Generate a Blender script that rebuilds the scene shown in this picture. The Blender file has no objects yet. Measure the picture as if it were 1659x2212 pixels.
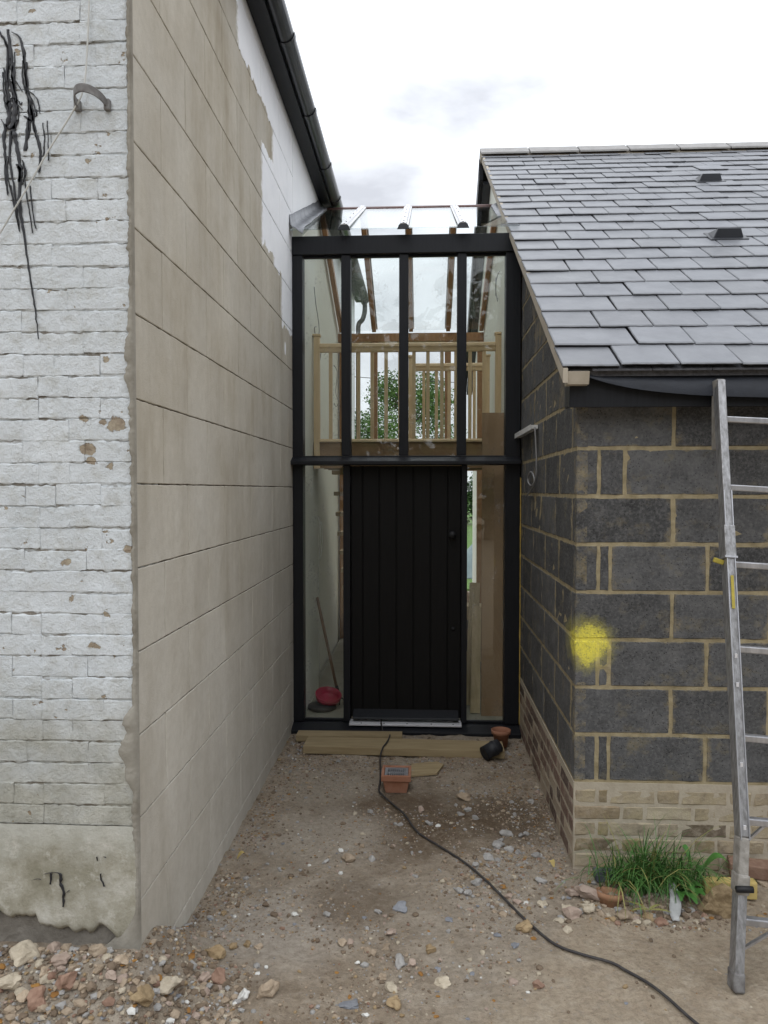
import bpy, bmesh, math, random
from mathutils import Vector, Matrix, noise as mn
R = math.radians
random.seed(7)
sc = bpy.context.scene
COL = sc.collection

# ------------------------------------------------------------------ camera, world, sun, exposure
cam_d = bpy.data.cameras.new('camera')
cam_d.sensor_fit = 'VERTICAL'
cam_d.sensor_height = 36.0
cam_d.lens = 36.0 * 1620 / 2212
cam_d.clip_start = 0.05
cam_d.clip_end = 2000
cam = bpy.data.objects.new('camera', cam_d)
COL.objects.link(cam)
cam.location = (0, 0, 1.8)
cam.rotation_euler = (R(90 - 1.70), 0, R(3.02))
sc.camera = cam

SUN_EL, SUN_AZ = 52, 205          # high soft sun behind thick cloud, from behind the camera
world = bpy.data.worlds.new('World')
sc.world = world
world.use_nodes = True
wn = world.node_tree
wn.nodes.clear()
w_out = wn.nodes.new('ShaderNodeOutputWorld')
w_bg = wn.nodes.new('ShaderNodeBackground')
w_sky = wn.nodes.new('ShaderNodeTexSky')
w_sky.sky_type = 'NISHITA'
w_sky.sun_disc = False
w_sky.sun_elevation = R(SUN_EL)
w_sky.sun_rotation = R(SUN_AZ)
w_tc = wn.nodes.new('ShaderNodeTexCoord')
w_map = wn.nodes.new('ShaderNodeMapping')
w_map.inputs['Scale'].default_value = (1.0, 1.0, 1.9)
w_map.inputs['Location'].default_value = (1.35, 2.1, 0.9)
w_n = wn.nodes.new('ShaderNodeTexNoise')
w_n.inputs['Scale'].default_value = 2.3
w_n.inputs['Detail'].default_value = 7
w_n.inputs['Roughness'].default_value = 0.5
w_n.inputs['Distortion'].default_value = 0.3
w_r = wn.nodes.new('ShaderNodeValToRGB')
w_r.color_ramp.elements[0].position = 0.38
w_r.color_ramp.elements[0].color = (4.8, 4.95, 5.35, 1)
w_r.color_ramp.elements[1].position = 0.60
w_r.color_ramp.elements[1].color = (11.2, 11.6, 12.1, 1)
w_mix = wn.nodes.new('ShaderNodeMix')
w_mix.data_type = 'RGBA'
w_mix.inputs[0].default_value = 0.94        # thick cloud over the clear sky
wn.links.new(w_tc.outputs['Generated'], w_map.inputs['Vector'])
wn.links.new(w_map.outputs['Vector'], w_n.inputs['Vector'])
wn.links.new(w_n.outputs['Fac'], w_r.inputs['Fac'])
wn.links.new(w_sky.outputs['Color'], w_mix.inputs[6])
wn.links.new(w_r.outputs['Color'], w_mix.inputs[7])
w_sep = wn.nodes.new('ShaderNodeSeparateXYZ')
wn.links.new(w_tc.outputs['Generated'], w_sep.inputs[0])
w_ma = wn.nodes.new('ShaderNodeMath'); w_ma.operation = 'MULTIPLY_ADD'; w_ma.use_clamp = False
w_mx = wn.nodes.new('ShaderNodeMath'); w_mx.operation = 'MAXIMUM'; w_mx.inputs[1].default_value = 0.0
wn.links.new(w_sep.outputs[2], w_mx.inputs[0]); wn.links.new(w_mx.outputs[0], w_ma.inputs[0])
w_ma.inputs[1].default_value = 1.1; w_ma.inputs[2].default_value = 0.8       # overcast: the zenith is brighter than the horizon
w_vm = wn.nodes.new('ShaderNodeVectorMath'); w_vm.operation = 'SCALE'
wn.links.new(w_mix.outputs[2], w_vm.inputs[0]); wn.links.new(w_ma.outputs[0], w_vm.inputs['Scale'])
wn.links.new(w_vm.outputs[0], w_bg.inputs['Color'])
w_bg.inputs['Strength'].default_value = 0.13
wn.links.new(w_bg.outputs['Background'], w_out.inputs['Surface'])

sun_d = bpy.data.lights.new('sun', 'SUN')
sun_d.energy = 0.5
sun_d.angle = R(40)
sun_d.color = (1.0, 0.985, 0.965)
sun = bpy.data.objects.new('sun', sun_d)
COL.objects.link(sun)
az = R(SUN_AZ)
sun_dir = Vector((math.sin(az) * math.cos(R(SUN_EL)), math.cos(az) * math.cos(R(SUN_EL)), math.sin(R(SUN_EL))))
sun.rotation_euler = (-sun_dir).to_track_quat('-Z', 'Y').to_euler()

sc.view_settings.view_transform = 'Standard'
sc.view_settings.look = 'None'
sc.view_settings.gamma = 1
sc.view_settings.exposure = 0.0
sc.view_settings.use_curve_mapping = False
sc.render.engine = 'CYCLES'
sc.cycles.max_bounces = 8
sc.cycles.transparent_max_bounces = 24

# ------------------------------------------------------------------ node helpers
class N:
    def __init__(s, name):
        s.m = bpy.data.materials.new(name)
        s.m.use_nodes = True
        s.t = s.m.node_tree
        s.b = s.t.nodes['Principled BSDF']
        s.geo = s.t.nodes.new('ShaderNodeNewGeometry')
        s.pos = s.geo.outputs['Position']
    def new(s, k): return s.t.nodes.new(k)
    def link(s, a, b): s.t.links.new(a, b)
    def put(s, sock, v):
        if hasattr(v, 'is_output'): s.link(v, sock)
        elif isinstance(v, (tuple, list)) and len(v) == 3 and sock.type == 'RGBA': sock.default_value = (*v, 1)
        else: sock.default_value = v
    def mapping(s, scale=(1, 1, 1), loc=(0, 0, 0), vec=None, rot=(0, 0, 0)):
        n = s.new('ShaderNodeMapping')
        n.inputs['Scale'].default_value = scale
        n.inputs['Location'].default_value = loc
        n.inputs['Rotation'].default_value = rot
        s.link(vec or s.pos, n.inputs['Vector'])
        return n.outputs['Vector']
    def noise(s, scale, detail=5, rough=.55, vec=None, dist=0):
        n = s.new('ShaderNodeTexNoise')
        n.inputs['Scale'].default_value = scale
        n.inputs['Detail'].default_value = detail
        n.inputs['Roughness'].default_value = rough
        n.inputs['Distortion'].default_value = dist
        s.link(vec or s.pos, n.inputs['Vector'])
        return n.outputs['Fac']
    def vor(s, scale, vec=None, feature='F1'):
        n = s.new('ShaderNodeTexVoronoi')
        n.feature = feature
        n.inputs['Scale'].default_value = scale
        s.link(vec or s.pos, n.inputs['Vector'])
        return n
    def ramp(s, fac, stops, interp='LINEAR'):
        n = s.new('ShaderNodeValToRGB')
        cr = n.color_ramp
        cr.interpolation = interp
        while len(cr.elements) < len(stops): cr.elements.new(0.5)
        for e, (p, c) in zip(cr.elements, stops):
            e.position = p
            e.color = (c, c, c, 1) if isinstance(c, (int, float)) else (*c, 1)
        s.link(fac, n.inputs['Fac'])
        return n.outputs['Color']
    def mix(s, fac, a, b, mode='MIX'):
        n = s.new('ShaderNodeMix')
        n.data_type = 'RGBA'
        n.blend_type = mode
        s.put(n.inputs[0], fac); s.put(n.inputs[6], a); s.put(n.inputs[7], b)
        return n.outputs[2]
    def math(s, op, a, b=0.0, c=None, clamp=False):
        n = s.new('ShaderNodeMath')
        n.operation = op
        n.use_clamp = clamp
        s.put(n.inputs[0], a); s.put(n.inputs[1], b)
        if c is not None: s.put(n.inputs[2], c)
        return n.outputs[0]
    def xyz(s):
        n = s.new('ShaderNodeSeparateXYZ')
        s.link(s.pos, n.inputs[0])
        return n.outputs
    def rnd(s): 
        return s.new('ShaderNodeObjectInfo').outputs['Random']
    def dist(s, p, scale=(1, 1, 1)):
        n = s.new('ShaderNodeVectorMath'); n.operation = 'SUBTRACT'
        s.link(s.pos, n.inputs[0]); n.inputs[1].default_value = p
        n2 = s.new('ShaderNodeVectorMath'); n2.operation = 'MULTIPLY'
        s.link(n.outputs[0], n2.inputs[0]); n2.inputs[1].default_value = scale
        n3 = s.new('ShaderNodeVectorMath'); n3.operation = 'LENGTH'
        s.link(n2.outputs[0], n3.inputs[0])
        return n3.outputs['Value']
    def bump(s, h, strength=.4, distance=.01, prev=None):
        n = s.new('ShaderNodeBump')
        n.inputs['Strength'].default_value = strength
        n.inputs['Distance'].default_value = distance
        s.link(h, n.inputs['Height'])
        if prev is not None: s.link(prev, n.inputs['Normal'])
        return n.outputs['Normal']
    def done(s, col, rough=.85, normal=None, spec=.3, metal=0.0):
        s.put(s.b.inputs['Base Color'], col)
        s.put(s.b.inputs['Roughness'], rough)
        s.b.inputs['Specular IOR Level'].default_value = spec
        s.b.inputs['Metallic'].default_value = metal
        if normal is not None: s.link(normal, s.b.inputs['Normal'])
        return s.m

def grain(name, c1, c2, scale=8, rough=.8, bstr=.3, bscale=60, stretch=(1, 1, 1), spec=.3, metal=0.0, tint=0.0, bd=.004, detail=6):
    n = N(name)
    v = n.mapping(stretch)
    f = n.noise(scale, detail, .6, v)
    col = n.ramp(f, [(.3, c1), (.7, c2)])
    if tint:
        k = n.math('MULTIPLY_ADD', n.rnd(), tint * 2, 1 - tint)
        cm = n.new('ShaderNodeCombineColor')
        for i in range(3): n.link(k, cm.inputs[i])
        col = n.mix(1.0, col, cm.outputs[0], 'MULTIPLY')
    nm = n.bump(n.noise(bscale, 5, .6, v), bstr, bd)
    return n.done(col, rough, nm, spec, metal)

M = {}
def build_materials():
    # white painted brick, dirty towards the ground splash zone, flaking to tan brick
    n = N('white_painted_brick')
    x, y, z = n.xyz()
    f1 = n.noise(3.0, 6, .6)
    base = n.ramp(f1, [(.3, (.60, .635, .65)), (.65, (.72, .755, .775))])
    grime = n.ramp(n.noise(14, 8, .7), [(.50, 0.0), (.72, 1.0)])
    base = n.mix(n.math('MULTIPLY', grime, .55), base, (.42, .41, .35))
    low = n.math('MULTIPLY_ADD', n.noise(5, 6, .65), .9, n.math('MULTIPLY', z, -1.0))
    lowm = n.ramp(n.math('ADD', low, 1.0), [(.22, 0.0), (.72, 1.0)])
    base = n.mix(n.math('MULTIPLY', lowm, .85), base, n.ramp(n.noise(9, 6, .7), [(.35, (.27, .255, .19)), (.65, (.47, .455, .385))]))
    chip = n.ramp(n.noise(17, 4, .55, n.mapping((1, 1, 1.2), (3.1, 0, 1.7))), [(.69, 0.0), (.71, 1.0)])
    for p_, r_ in (((-1.035, 2.49, 2.02), .034), ((-1.085, 2.49, 2.03), .016), ((-1.135, 2.49, 1.935), .030), ((-1.125, 2.49, 1.90), .02), ((-1.213, 2.49, 1.553), .018), ((-1.07, 2.49, 2.24), .012), ((-1.15, 2.49, 2.04), .013), ((-1.0, 2.49, 1.60), .015), ((-1.06, 2.49, 1.88), .014)):
        dd = n.math('ADD', n.dist(p_, (1, .3, 1.25)), n.math('MULTIPLY_ADD', n.noise(42, 5, .7), .05, -.025))
        chip = n.math('MAXIMUM', chip, n.math('MULTIPLY', n.math('SUBTRACT', r_, dd), 400, clamp=True))
    base = n.mix(n.math('MULTIPLY', chip, .9), base, n.ramp(n.noise(40), [(.3, (.24, .17, .10)), (.7, (.40, .33, .22))]))
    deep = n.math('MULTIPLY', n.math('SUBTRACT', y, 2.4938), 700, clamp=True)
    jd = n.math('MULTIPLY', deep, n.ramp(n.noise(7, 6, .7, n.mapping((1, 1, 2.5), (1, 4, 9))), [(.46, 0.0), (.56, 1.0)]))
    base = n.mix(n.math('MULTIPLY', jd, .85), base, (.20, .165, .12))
    h = n.math('ADD', n.math('MULTIPLY', n.noise(34, 9, .72), 1.0), n.math('MULTIPLY', n.ramp(n.noise(60, 6, .7), [(.36, 0.0), (.50, 1.0)]), .09))
    h = n.math('SUBTRACT', h, n.math('MULTIPLY', chip, .3))
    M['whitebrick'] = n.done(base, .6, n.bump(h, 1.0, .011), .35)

    # sand and cement render with a white painted part
    n = N('sand_cement_render')
    x, y, z = n.xyz()
    streak = n.math('MULTIPLY_ADD', n.noise(2.6, 6, .6, n.mapping((1, 2.0, .35))), .5, n.math('MULTIPLY', n.noise(2.4, 7, .65, n.mapping((1, 1, .8), (4, 4, 4))), .5))
    patch = n.noise(1.6, 5, .55)
    c = n.ramp(streak, [(.36, (.345, .30, .225)), (.5, (.46, .415, .335)), (.64, (.55, .51, .43))])
    c = n.mix(n.ramp(patch, [(.4, 0.0), (.68, .7)]), c, (.50, .47, .41))
    lowz = n.ramp(n.math('MULTIPLY', z, .25), [(.0, 1.0), (.62, 0.0)])
    c = n.mix(n.math('MULTIPLY', lowz, .7), c, n.ramp(streak, [(.36, (.45, .42, .365)), (.64, (.62, .59, .53))]))
    c = n.mix(n.math('MULTIPLY', n.rnd(), .12), c, (.24, .21, .17))
    # paint line: how far along the wall the brush reached in each course
    zz = n.math('ADD', z, n.math('MULTIPLY_ADD', n.noise(9, 4, .6), .16, -.08))
    yb = n.ramp(n.math('MULTIPLY', n.math('SUBTRACT', zz, 2.7), .5), [
        (0.0, 1.0), (.125, .705), (.275, .62), (.30, .50), (.60, .61), (.715, .305), (.83, .0)], 'CONSTANT')
    edge = n.math('ADD', n.math('MULTIPLY', n.math('SUBTRACT', y, 3.0), 1 / 3), n.math('MULTIPLY_ADD', n.noise(22, 5, .65), .05, -.025))
    pm = n.math('MULTIPLY', n.math('SUBTRACT', edge, yb), 60, clamp=True)
    dab = n.math('MULTIPLY', n.math('SUBTRACT', .028, n.dist((-.975, 5.27, 2.795), (0, 1, .55))), 200, clamp=True)
    pm = n.math('MAXIMUM', pm, dab)
    c = n.mix(pm, c, n.ramp(n.noise(6, 5), [(.3, (.81, .82, .84)), (.7, (.87, .875, .89))]))
    c = n.mix(n.math('MULTIPLY', n.ramp(n.noise(30, 6, .75), [(.42, 0.0), (.75, .35)]), n.math('SUBTRACT', 1.0, pm)), c, (.33, .295, .235))
    h = n.math('ADD', n.noise(170, 3, .6), n.math('MULTIPLY', n.noise(7, 5, .6, n.mapping((1, 1, .6))), 3.0))
    M['render'] = n.done(c, .88, n.bump(h, .4, .005), .2)
    M['renderjoint'] = grain('render_joint_dirt', (.085, .068, .05), (.14, .115, .085), 30, .95, .4)
    M['corner_cement'] = grain('corner_cement', (.21, .19, .155), (.33, .31, .265), 9, .92, .6, 70, bd=.006)
    M['footing'] = grain('footing_cement_earth', (.13, .115, .095), (.24, .22, .19), 9, .95, .8, 30, bd=.012)
    n = N('stained_cement_plinth')
    x, y, z = n.xyz()
    f = n.noise(7, 8, .68)
    c = n.ramp(f, [(.28, (.19, .175, .13)), (.42, (.31, .29, .225)), (.55, (.42, .40, .335)), (.72, (.60, .59, .54))])
    c = n.mix(n.ramp(n.noise(3.3, 4, .5, n.mapping((1, 1, 1), (7, 2, 1))), [(.46, 0.0), (.68, .8)]), c, (.22, .205, .145))
    up = n.ramp(n.math('ADD', z, n.math('MULTIPLY_ADD', n.noise(8, 6, .7), .3, -.15)), [(.50, 0.0), (.66, .8)])
    c = n.mix(up, c, (.52, .52, .47))
    c = n.mix(n.ramp(n.noise(15, 7, .7, n.mapping((1, 1, 1), (2, 8, 3))), [(.55, 0.0), (.68, .8)]), c, (.55, .53, .47))
    M['plinthcement'] = n.done(c, .93, n.bump(n.noise(40, 8, .7), .8, .006), .2)
    # concrete blocks with yellow spray mark on the corner
    n = N('concrete_block')
    x, y, z = n.xyz()
    f = n.noise(9, 7, .65)
    c = n.ramp(f, [(.3, (.056, .056, .057)), (.55, (.088, .088, .089)), (.78, (.135, .132, .128))])
    k = n.math('MULTIPLY_ADD', n.rnd(), .55, .72)
    cm = n.new('ShaderNodeCombineColor')
    for i in range(3): n.link(k, cm.inputs[i])
    c = n.mix(1.0, c, cm.outputs[0], 'MULTIPLY')
    smear = n.ramp(n.noise(5.5, 7, .7, n.mapping((1, 1, 1.3), (4, 1, 2))), [(.55, 0.0), (.72, .7)])
    c = n.mix(smear, c, (.215, .18, .11))
    tc = n.new('ShaderNodeTexCoord'); sg = n.new('ShaderNodeSeparateXYZ'); n.link(tc.outputs['Generated'], sg.inputs[0])
    ex = n.math('ABSOLUTE', n.math('SUBTRACT', sg.outputs[0], .5)); ez = n.math('ABSOLUTE', n.math('SUBTRACT', sg.outputs[2], .5))
    ed = n.math('MAXIMUM', n.math('MULTIPLY_ADD', ex, .7, .15), ez)
    em = n.math('MULTIPLY_ADD', n.noise(11, 7, .75), .34, n.math('SUBTRACT', ed, .17))
    c = n.mix(n.ramp(em, [(.475, 0.0), (.535, .85)]), c, n.ramp(n.noise(26, 6, .7), [(.3, (.17, .135, .075)), (.7, (.31, .26, .165))]))
    pores = n.ramp(n.vor(85).outputs['Distance'], [(.10, 1.0), (.30, 0.0)])
    c = n.mix(n.ramp(n.noise(70, 5, .7), [(.45, 0.0), (.75, .8)]), c, (.17, .168, .165))
    pores = n.math('MULTIPLY', pores, n.ramp(n.noise(40, 3), [(.42, 0.0), (.52, 1.0)]))
    c = n.mix(n.math('MULTIPLY', pores, .75), c, (.02, .02, .02))
    def spray(n, c):
        d = n.math('ADD', n.dist((.775, 3.55, 1.075), (1, .45, 1)), n.math('MULTIPLY_ADD', n.noise(11, 8, .85), .17, -.08))
        sp = n.math('MULTIPLY', n.ramp(d, [(.045, 1.0), (.08, .8), (.10, .25), (.15, .0)]), n.ramp(n.noise(75, 6, .8), [(.34, .25), (.50, 1.0)]))
        return n.mix(n.math('MULTIPLY', sp, .9), c, (.85, .75, .10))
    c = spray(n, c)
    h = n.math('SUBTRACT', n.noise(130, 4, .65), n.math('MULTIPLY', pores, 1.2))
    M['block'] = n.done(c, .95, n.bump(h, .7, .004), .2)
    n = N('sandy_mortar')
    f = n.noise(18, 6, .65)
    c = n.ramp(f, [(.3, (.22, .18, .105)), (.55, (.33, .275, .17)), (.75, (.41, .355, .24))])
    c = spray(n, c)
    M['mortar'] = n.done(c, .95, n.bump(n.noise(60, 6, .65), .8, .006), .2)
    M['palemortar'] = grain('pale_lime_mortar', (.36, .31, .235), (.46, .405, .32), 16, .95, .6, 90, bd=.004)
    # reclaimed stock bricks
    n = N('stock_brick')
    r = n.rnd()
    c = n.ramp(r, [(0.0, (.32, .27, .175)), (.25, (.36, .30, .20)), (.45, (.27, .21, .135)), (.62, (.41, .355, .25)), (.78, (.20, .145, .105)), (.90, (.31, .265, .14)), (1.0, (.085, .06, .055))])
    f = n.noise(28, 7, .7)
    c = n.mix(n.ramp(f, [(.45, 0.0), (.72, .7)]), c, (.40, .345, .27))
    c = n.mix(n.ramp(n.noise(13, 4, .6, n.mapping((1, 1, 1), (5, 5, 5))), [(.52, 0.0), (.72, .6)]), c, (.12, .09, .07))
    M['stock'] = n.done(c, .93, n.bump(n.noise(80, 6, .7), .8, .005), .2)
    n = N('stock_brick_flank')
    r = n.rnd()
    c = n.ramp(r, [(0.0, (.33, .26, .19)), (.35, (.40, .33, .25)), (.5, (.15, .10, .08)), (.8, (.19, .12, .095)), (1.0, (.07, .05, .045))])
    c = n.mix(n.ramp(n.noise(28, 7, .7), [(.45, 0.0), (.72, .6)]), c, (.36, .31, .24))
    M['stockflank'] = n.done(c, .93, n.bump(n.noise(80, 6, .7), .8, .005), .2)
    # slate
    n = N('roof_slate')
    f = n.noise(5, 6, .6, n.mapping((1, 1, 1)))
    c = n.ramp(f, [(.3, (.118, .123, .136)), (.7, (.178, .185, .20))])
    k = n.math('MULTIPLY_ADD', n.rnd(), .42, .78)
    cm = n.new('ShaderNodeCombineColor')
    for i in range(3): n.link(k, cm.inputs[i])
    c = n.mix(1.0, c, cm.outputs[0], 'MULTIPLY')
    ro = n.math('MULTIPLY_ADD', n.noise(7, 4), .30, n.math('MULTIPLY_ADD', n.rnd(), .14, .20))
    h = n.math('ADD', n.noise(30, 6, .6, n.mapping((1, .5, .5))), n.math('MULTIPLY', n.noise(160, 3, .6), .3))
    M['slate'] = n.done(c, ro, n.bump(h, .32, .004), .8)
    M['slateedge'] = grain('slate_edge', (.05, .05, .055), (.11, .11, .12), 40, .85, .8, 120)
    M['ridge'] = grain('ridge_tile', (.27, .26, .25), (.36, .35, .34), 12, .75, .3, 60, tint=.06)
    M['vergemortar'] = grain('verge_board', (.37, .325, .255), (.46, .41, .335), 10, .85, .4, 60)
    M['black_timber'] = grain('black_painted_timber', (.0065, .0072, .0095), (.0115, .0125, .016), 10, .45, .25, 90, (8, 8, .5), .3)
    M['black_door'] = grain('black_stained_door', (.0042, .004, .004), (.0075, .007, .007), 12, .55, .3, 90, (8, 8, .4), .22)
    M['black_plastic'] = grain('black_plastic', (.012, .013, .017), (.02, .022, .028), 6, .32, .1, 40, spec=.5)
    M['felt'] = grain('black_eaves_felt', (.014, .016, .022), (.022, .026, .036), 9, .5, .4, 50, spec=.45)
    M['oldgutter'] = grain('lichened_gutter', (.04, .045, .045), (.22, .23, .22), 22, .8, .6, 60)
    M['lead'] = grain('lead_flashing', (.16, .165, .18), (.33, .34, .36), 14, .5, .5, 30, spec=.5, metal=.35)
    M['alu'] = grain('aluminium', (.34, .34, .355), (.52, .52, .54), 9, .38, .15, 60, (4, 4, .6), .5, .75)
    M['ridgebar'] = grain('ridge_capping', (.10, .055, .05), (.16, .09, .08), 9, .5, .1)
    M['barwhite'] = grain('pale_glazing_bar', (.60, .60, .62), (.70, .70, .72), 9, .4, .1, metal=.15)
    M['alu_dirty'] = grain('weathered_aluminium', (.17, .165, .16), (.42, .42, .43), 22, .5, .35, 70, (3, 3, .8), .5, .65)
    M['alu_cem'] = grain('cement_splashed_aluminium', (.20, .185, .16), (.36, .34, .31), 26, .75, .7, 60, spec=.4, metal=.2)
    M['yellowlabel'] = grain('yellow_label', (.30, .25, .05), (.45, .36, .06), 30, .6, .1)
    M['pine'] = grain('pale_pine', (.58, .415, .235), (.68, .51, .31), 9, .55, .15, 60, (5, 5, .45), .35, tint=.05)
    M['pine_h'] = grain('pale_pine_rail', (.57, .41, .23), (.68, .51, .31), 9, .5, .15, 60, (.45, 5, 5), .35)
    M['redwood'] = grain('stained_rafter_timber', (.29, .15, .07), (.40, .22, .11), 8, .55, .2, 60, (5, .6, 1.6), .35)
    M['ply'] = grain('brown_board', (.27, .175, .10), (.33, .22, .13), 3, .7, .08, 60)
    M['sheathing'] = grain('brown_fascia_board', (.22, .125, .058), (.30, .185, .095), 6, .65, .15, 50, (.5, 4, 4))
    M['plank'] = grain('weathered_plank', (.26, .195, .105), (.37, .29, .17), 7, .8, .35, 70, (.5, 5, 5))
    M['plank_v'] = grain('weathered_plank_upright', (.46, .36, .21), (.60, .48, .31), 7, .8, .35, 70, (5, 5, .5))
    M['plaster'] = grain('pale_plaster', (.72, .72, .64), (.78, .78, .70), 3, .85, .1, 60)
    M['housewhite'] = grain('white_house_paint', (.80, .81, .83), (.86, .87, .88), 3, .8, .15, 50)
    M['screed'] = grain('floor_screed', (.25, .235, .185), (.34, .32, .26), 4, .85, .3, 50)
    M['bitumen'] = grain('black_bitumen', (.010, .010, .012), (.03, .03, .034), 30, .45, .3, 60, spec=.4)
    M['strap'] = grain('painted_strap', (.10, .09, .085), (.24, .235, .23), 30, .6, .4, 70)
    M['whitewire'] = grain('white_cable', (.5, .5, .47), (.6, .6, .57), 10, .5, .05)
    M['greycable'] = grain('grey_cable', (.20, .20, .20), (.30, .30, .30), 12, .5, .05)
    M['darkcable'] = grain('dark_rubber_cable', (.030, .027, .028), (.060, .055, .053), 30, .6, .2)
    M['terracotta'] = grain('terracotta', (.27, .115, .065), (.36, .18, .115), 14, .85, .4, 80)
    M['oldterracotta'] = grain('weathered_terracotta', (.24, .12, .065), (.36, .21, .125), 18, .9, .5, 80)
    M['darkplastic'] = grain('dark_grey_plastic', (.018, .019, .022), (.03, .031, .036), 9, .55, .1)
    M['grille'] = grain('galvanised_grille', (.24, .24, .25), (.34, .34, .35), 20, .5, .2, metal=.4)
    M['redplastic'] = grain('red_plastic', (.36, .015, .05), (.45, .03, .08), 8, .45, .1)
    M['handle'] = grain('wooden_handle', (.16, .09, .05), (.22, .13, .075), 9, .6, .2)
    M['trunking'] = grain('white_trunking', (.55, .55, .54), (.66, .66, .65), 9, .5, .1)
    M['foam'] = grain('expanding_foam', (.42, .27, .05), (.55, .40, .12), 25, .85, .6, 40)
    M['whitemetal'] = grain('bright_threshold', (.62, .62, .64), (.75, .75, .77), 9, .35, .1, metal=.3)
    M['knot'] = grain('dark_iron', (.008, .008, .009), (.016, .016, .018), 9, .5, .3)
    for k, c1, c2 in [('tan', (.27, .205, .14), (.40, .32, .235)), ('ochre', (.25, .175, .095), (.37, .275, .16)),
                      ('pink', (.29, .215, .17), (.41, .325, .265)), ('red', (.20, .115, .08), (.30, .195, .14)),
                      ('cream', (.36, .305, .225), (.50, .435, .335)), ('grey', (.25, .24, .225), (.38, .365, .345)),
                      ('slate', (.17, .175, .19), (.26, .268, .285)), ('white', (.56, .55, .51), (.70, .69, .65)),
                      ('rock', (.17, .12, .065), (.30, .225, .13)), ('leaf', (.22, .10, .03), (.34, .18, .05)), ('earth', (.13, .095, .065), (.22, .165, .115))]:
        M['st_' + k] = grain('stone_' + k, c1, c2, 35, .9, .6, 110, tint=.12)
    M['bluebrick'] = grain('blue_grey_brick', (.06, .065, .08), (.11, .115, .135), 30, .8, .5, 90)
    M['yellowblock'] = grain('yellow_sandstone', (.44, .33, .11), (.54, .42, .17), 20, .85, .4, 70)
    M['grass'] = grain('grass_blade', (.05, .14, .03), (.11, .25, .06), 22, .55, .1, spec=.35)
    M['grassdark'] = grain('grass_blade_dark', (.03, .085, .02), (.07, .16, .035), 22, .55, .1, spec=.35)
    M['weed'] = grain('weed_leaf', (.045, .15, .025), (.085, .22, .045), 20, .5, .3, 60, spec=.4)
    M['dryleaf'] = grain('wilted_leaf', (.20, .20, .06), (.30, .28, .10), 20, .7, .2)
    M['plasticstrip'] = grain('torn_pale_sheet', (.30, .31, .30), (.46, .46, .45), 14, .6, .4, 40)
    M['tree_leaf'] = grain('tree_leaf', (.045, .105, .02), (.11, .20, .04), 1.5, .55, .1)
    M['hedge_leaf'] = grain('hedge_leaf', (.02, .055, .012), (.05, .10, .025), 1.5, .6, .1)
    M['bark'] = grain('bark', (.05, .04, .03), (.10, .085, .065), 6, .9, .5)
    M['lawn'] = grain('lawn', (.06, .13, .02), (.11, .21, .04), 2, .8, .4, 30)
    M['tarp'] = grain('blue_grey_tarpaulin', (.10, .15, .17), (.22, .28, .29), 3, .5, .3, 8)
    M['offcut'] = grain('pale_offcut', (.42, .30, .16), (.55, .42, .25), 8, .7, .2, 50, (.6, 4, 4), tint=.12)
    M['darkslab'] = grain('dark_slab', (.05, .05, .055), (.09, .09, .10), 10, .8, .3)
    M['clay'] = grain('dug_earth', (.16, .105, .07), (.25, .175, .12), 6, .95, .8, 20, bd=.02)
    # dirt yard
    n = N('dirt_yard')
    x, y, z = n.xyz()
    big = n.noise(1.3, 6, .6, n.mapping((1, 1, 1), (2.3, .4, 0)))
    mid = n.noise(6, 7, .65)
    c = n.ramp(mid, [(.3, (.215, .165, .115)), (.5, (.32, .258, .19)), (.7, (.43, .365, .285))])
    c = n.mix(n.ramp(big, [(.42, 0.0), (.62, .8)]), c, n.ramp(mid, [(.3, (.31, .26, .20)), (.7, (.44, .385, .315))]))
    def blob(c, p, rad, col, amt, nz=.18, sc_=(1, 1, 0)):
        d = n.math('ADD', n.dist(p, sc_), n.math('MULTIPLY_ADD', n.noise(7, 6, .65), nz * 2, -nz))
        return n.mix(n.math('MULTIPLY', n.ramp(d, [(rad * .45, 1.0), (rad, 0.0)]), amt), c, col)
    c = blob(c, (-.12, 4.05, 0), .50, (.115, .078, .048), .85, .16, (.9, .8, 0))      # damp earth
    c = blob(c, (.45, 4.1, 0), .38, (.115, .08, .05), .85, .14)
    c = blob(c, (-.55, 4.5, 0), .36, (.36, .31, .245), .9, .14)                       # pale dust
    c = blob(c, (-.46, 3.85, 0), .40, (.42, .365, .295), .85, .14)
    c = blob(c, (.42, 3.55, 0), .20, (.37, .32, .255), .85, .09)
    c = blob(c, (-.60, 2.98, 0), .36, (.42, .37, .31), .8, .14)
    c = blob(c, (-.30, 3.2, 0), .25, (.14, .10, .065), .6, .12)
    slab = n.math('ADD', n.math('SUBTRACT', x, n.math('MULTIPLY', n.math('SUBTRACT', y, 2.5), .75)), n.math('MULTIPLY_ADD', n.noise(4, 6, .6), .5, -.25))
    c = n.mix(n.math('MULTIPLY', n.ramp(slab, [(.05, 0.0), (.30, 1.0)]), .72), c, n.ramp(n.noise(11, 7, .65), [(.3, (.35, .275, .195)), (.55, (.44, .36, .262)), (.72, (.54, .46, .36))]))
    speck = n.ramp(n.vor(120).outputs['Distance'], [(.06, 1.0), (.16, 0.0)])
    speck = n.math('MULTIPLY', speck, n.ramp(n.noise(14, 3), [(.5, 0.0), (.62, 1.0)]))
    c = n.mix(n.math('MULTIPLY', speck, .7), c, (.52, .48, .42))
    h = n.math('ADD', n.noise(45, 8, .7), n.math('MULTIPLY', speck, .25))
    c = n.mix(n.ramp(n.noise(38, 7, .75), [(.40, .32), (.56, 0.0)]), c, (.10, .075, .052))
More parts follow.
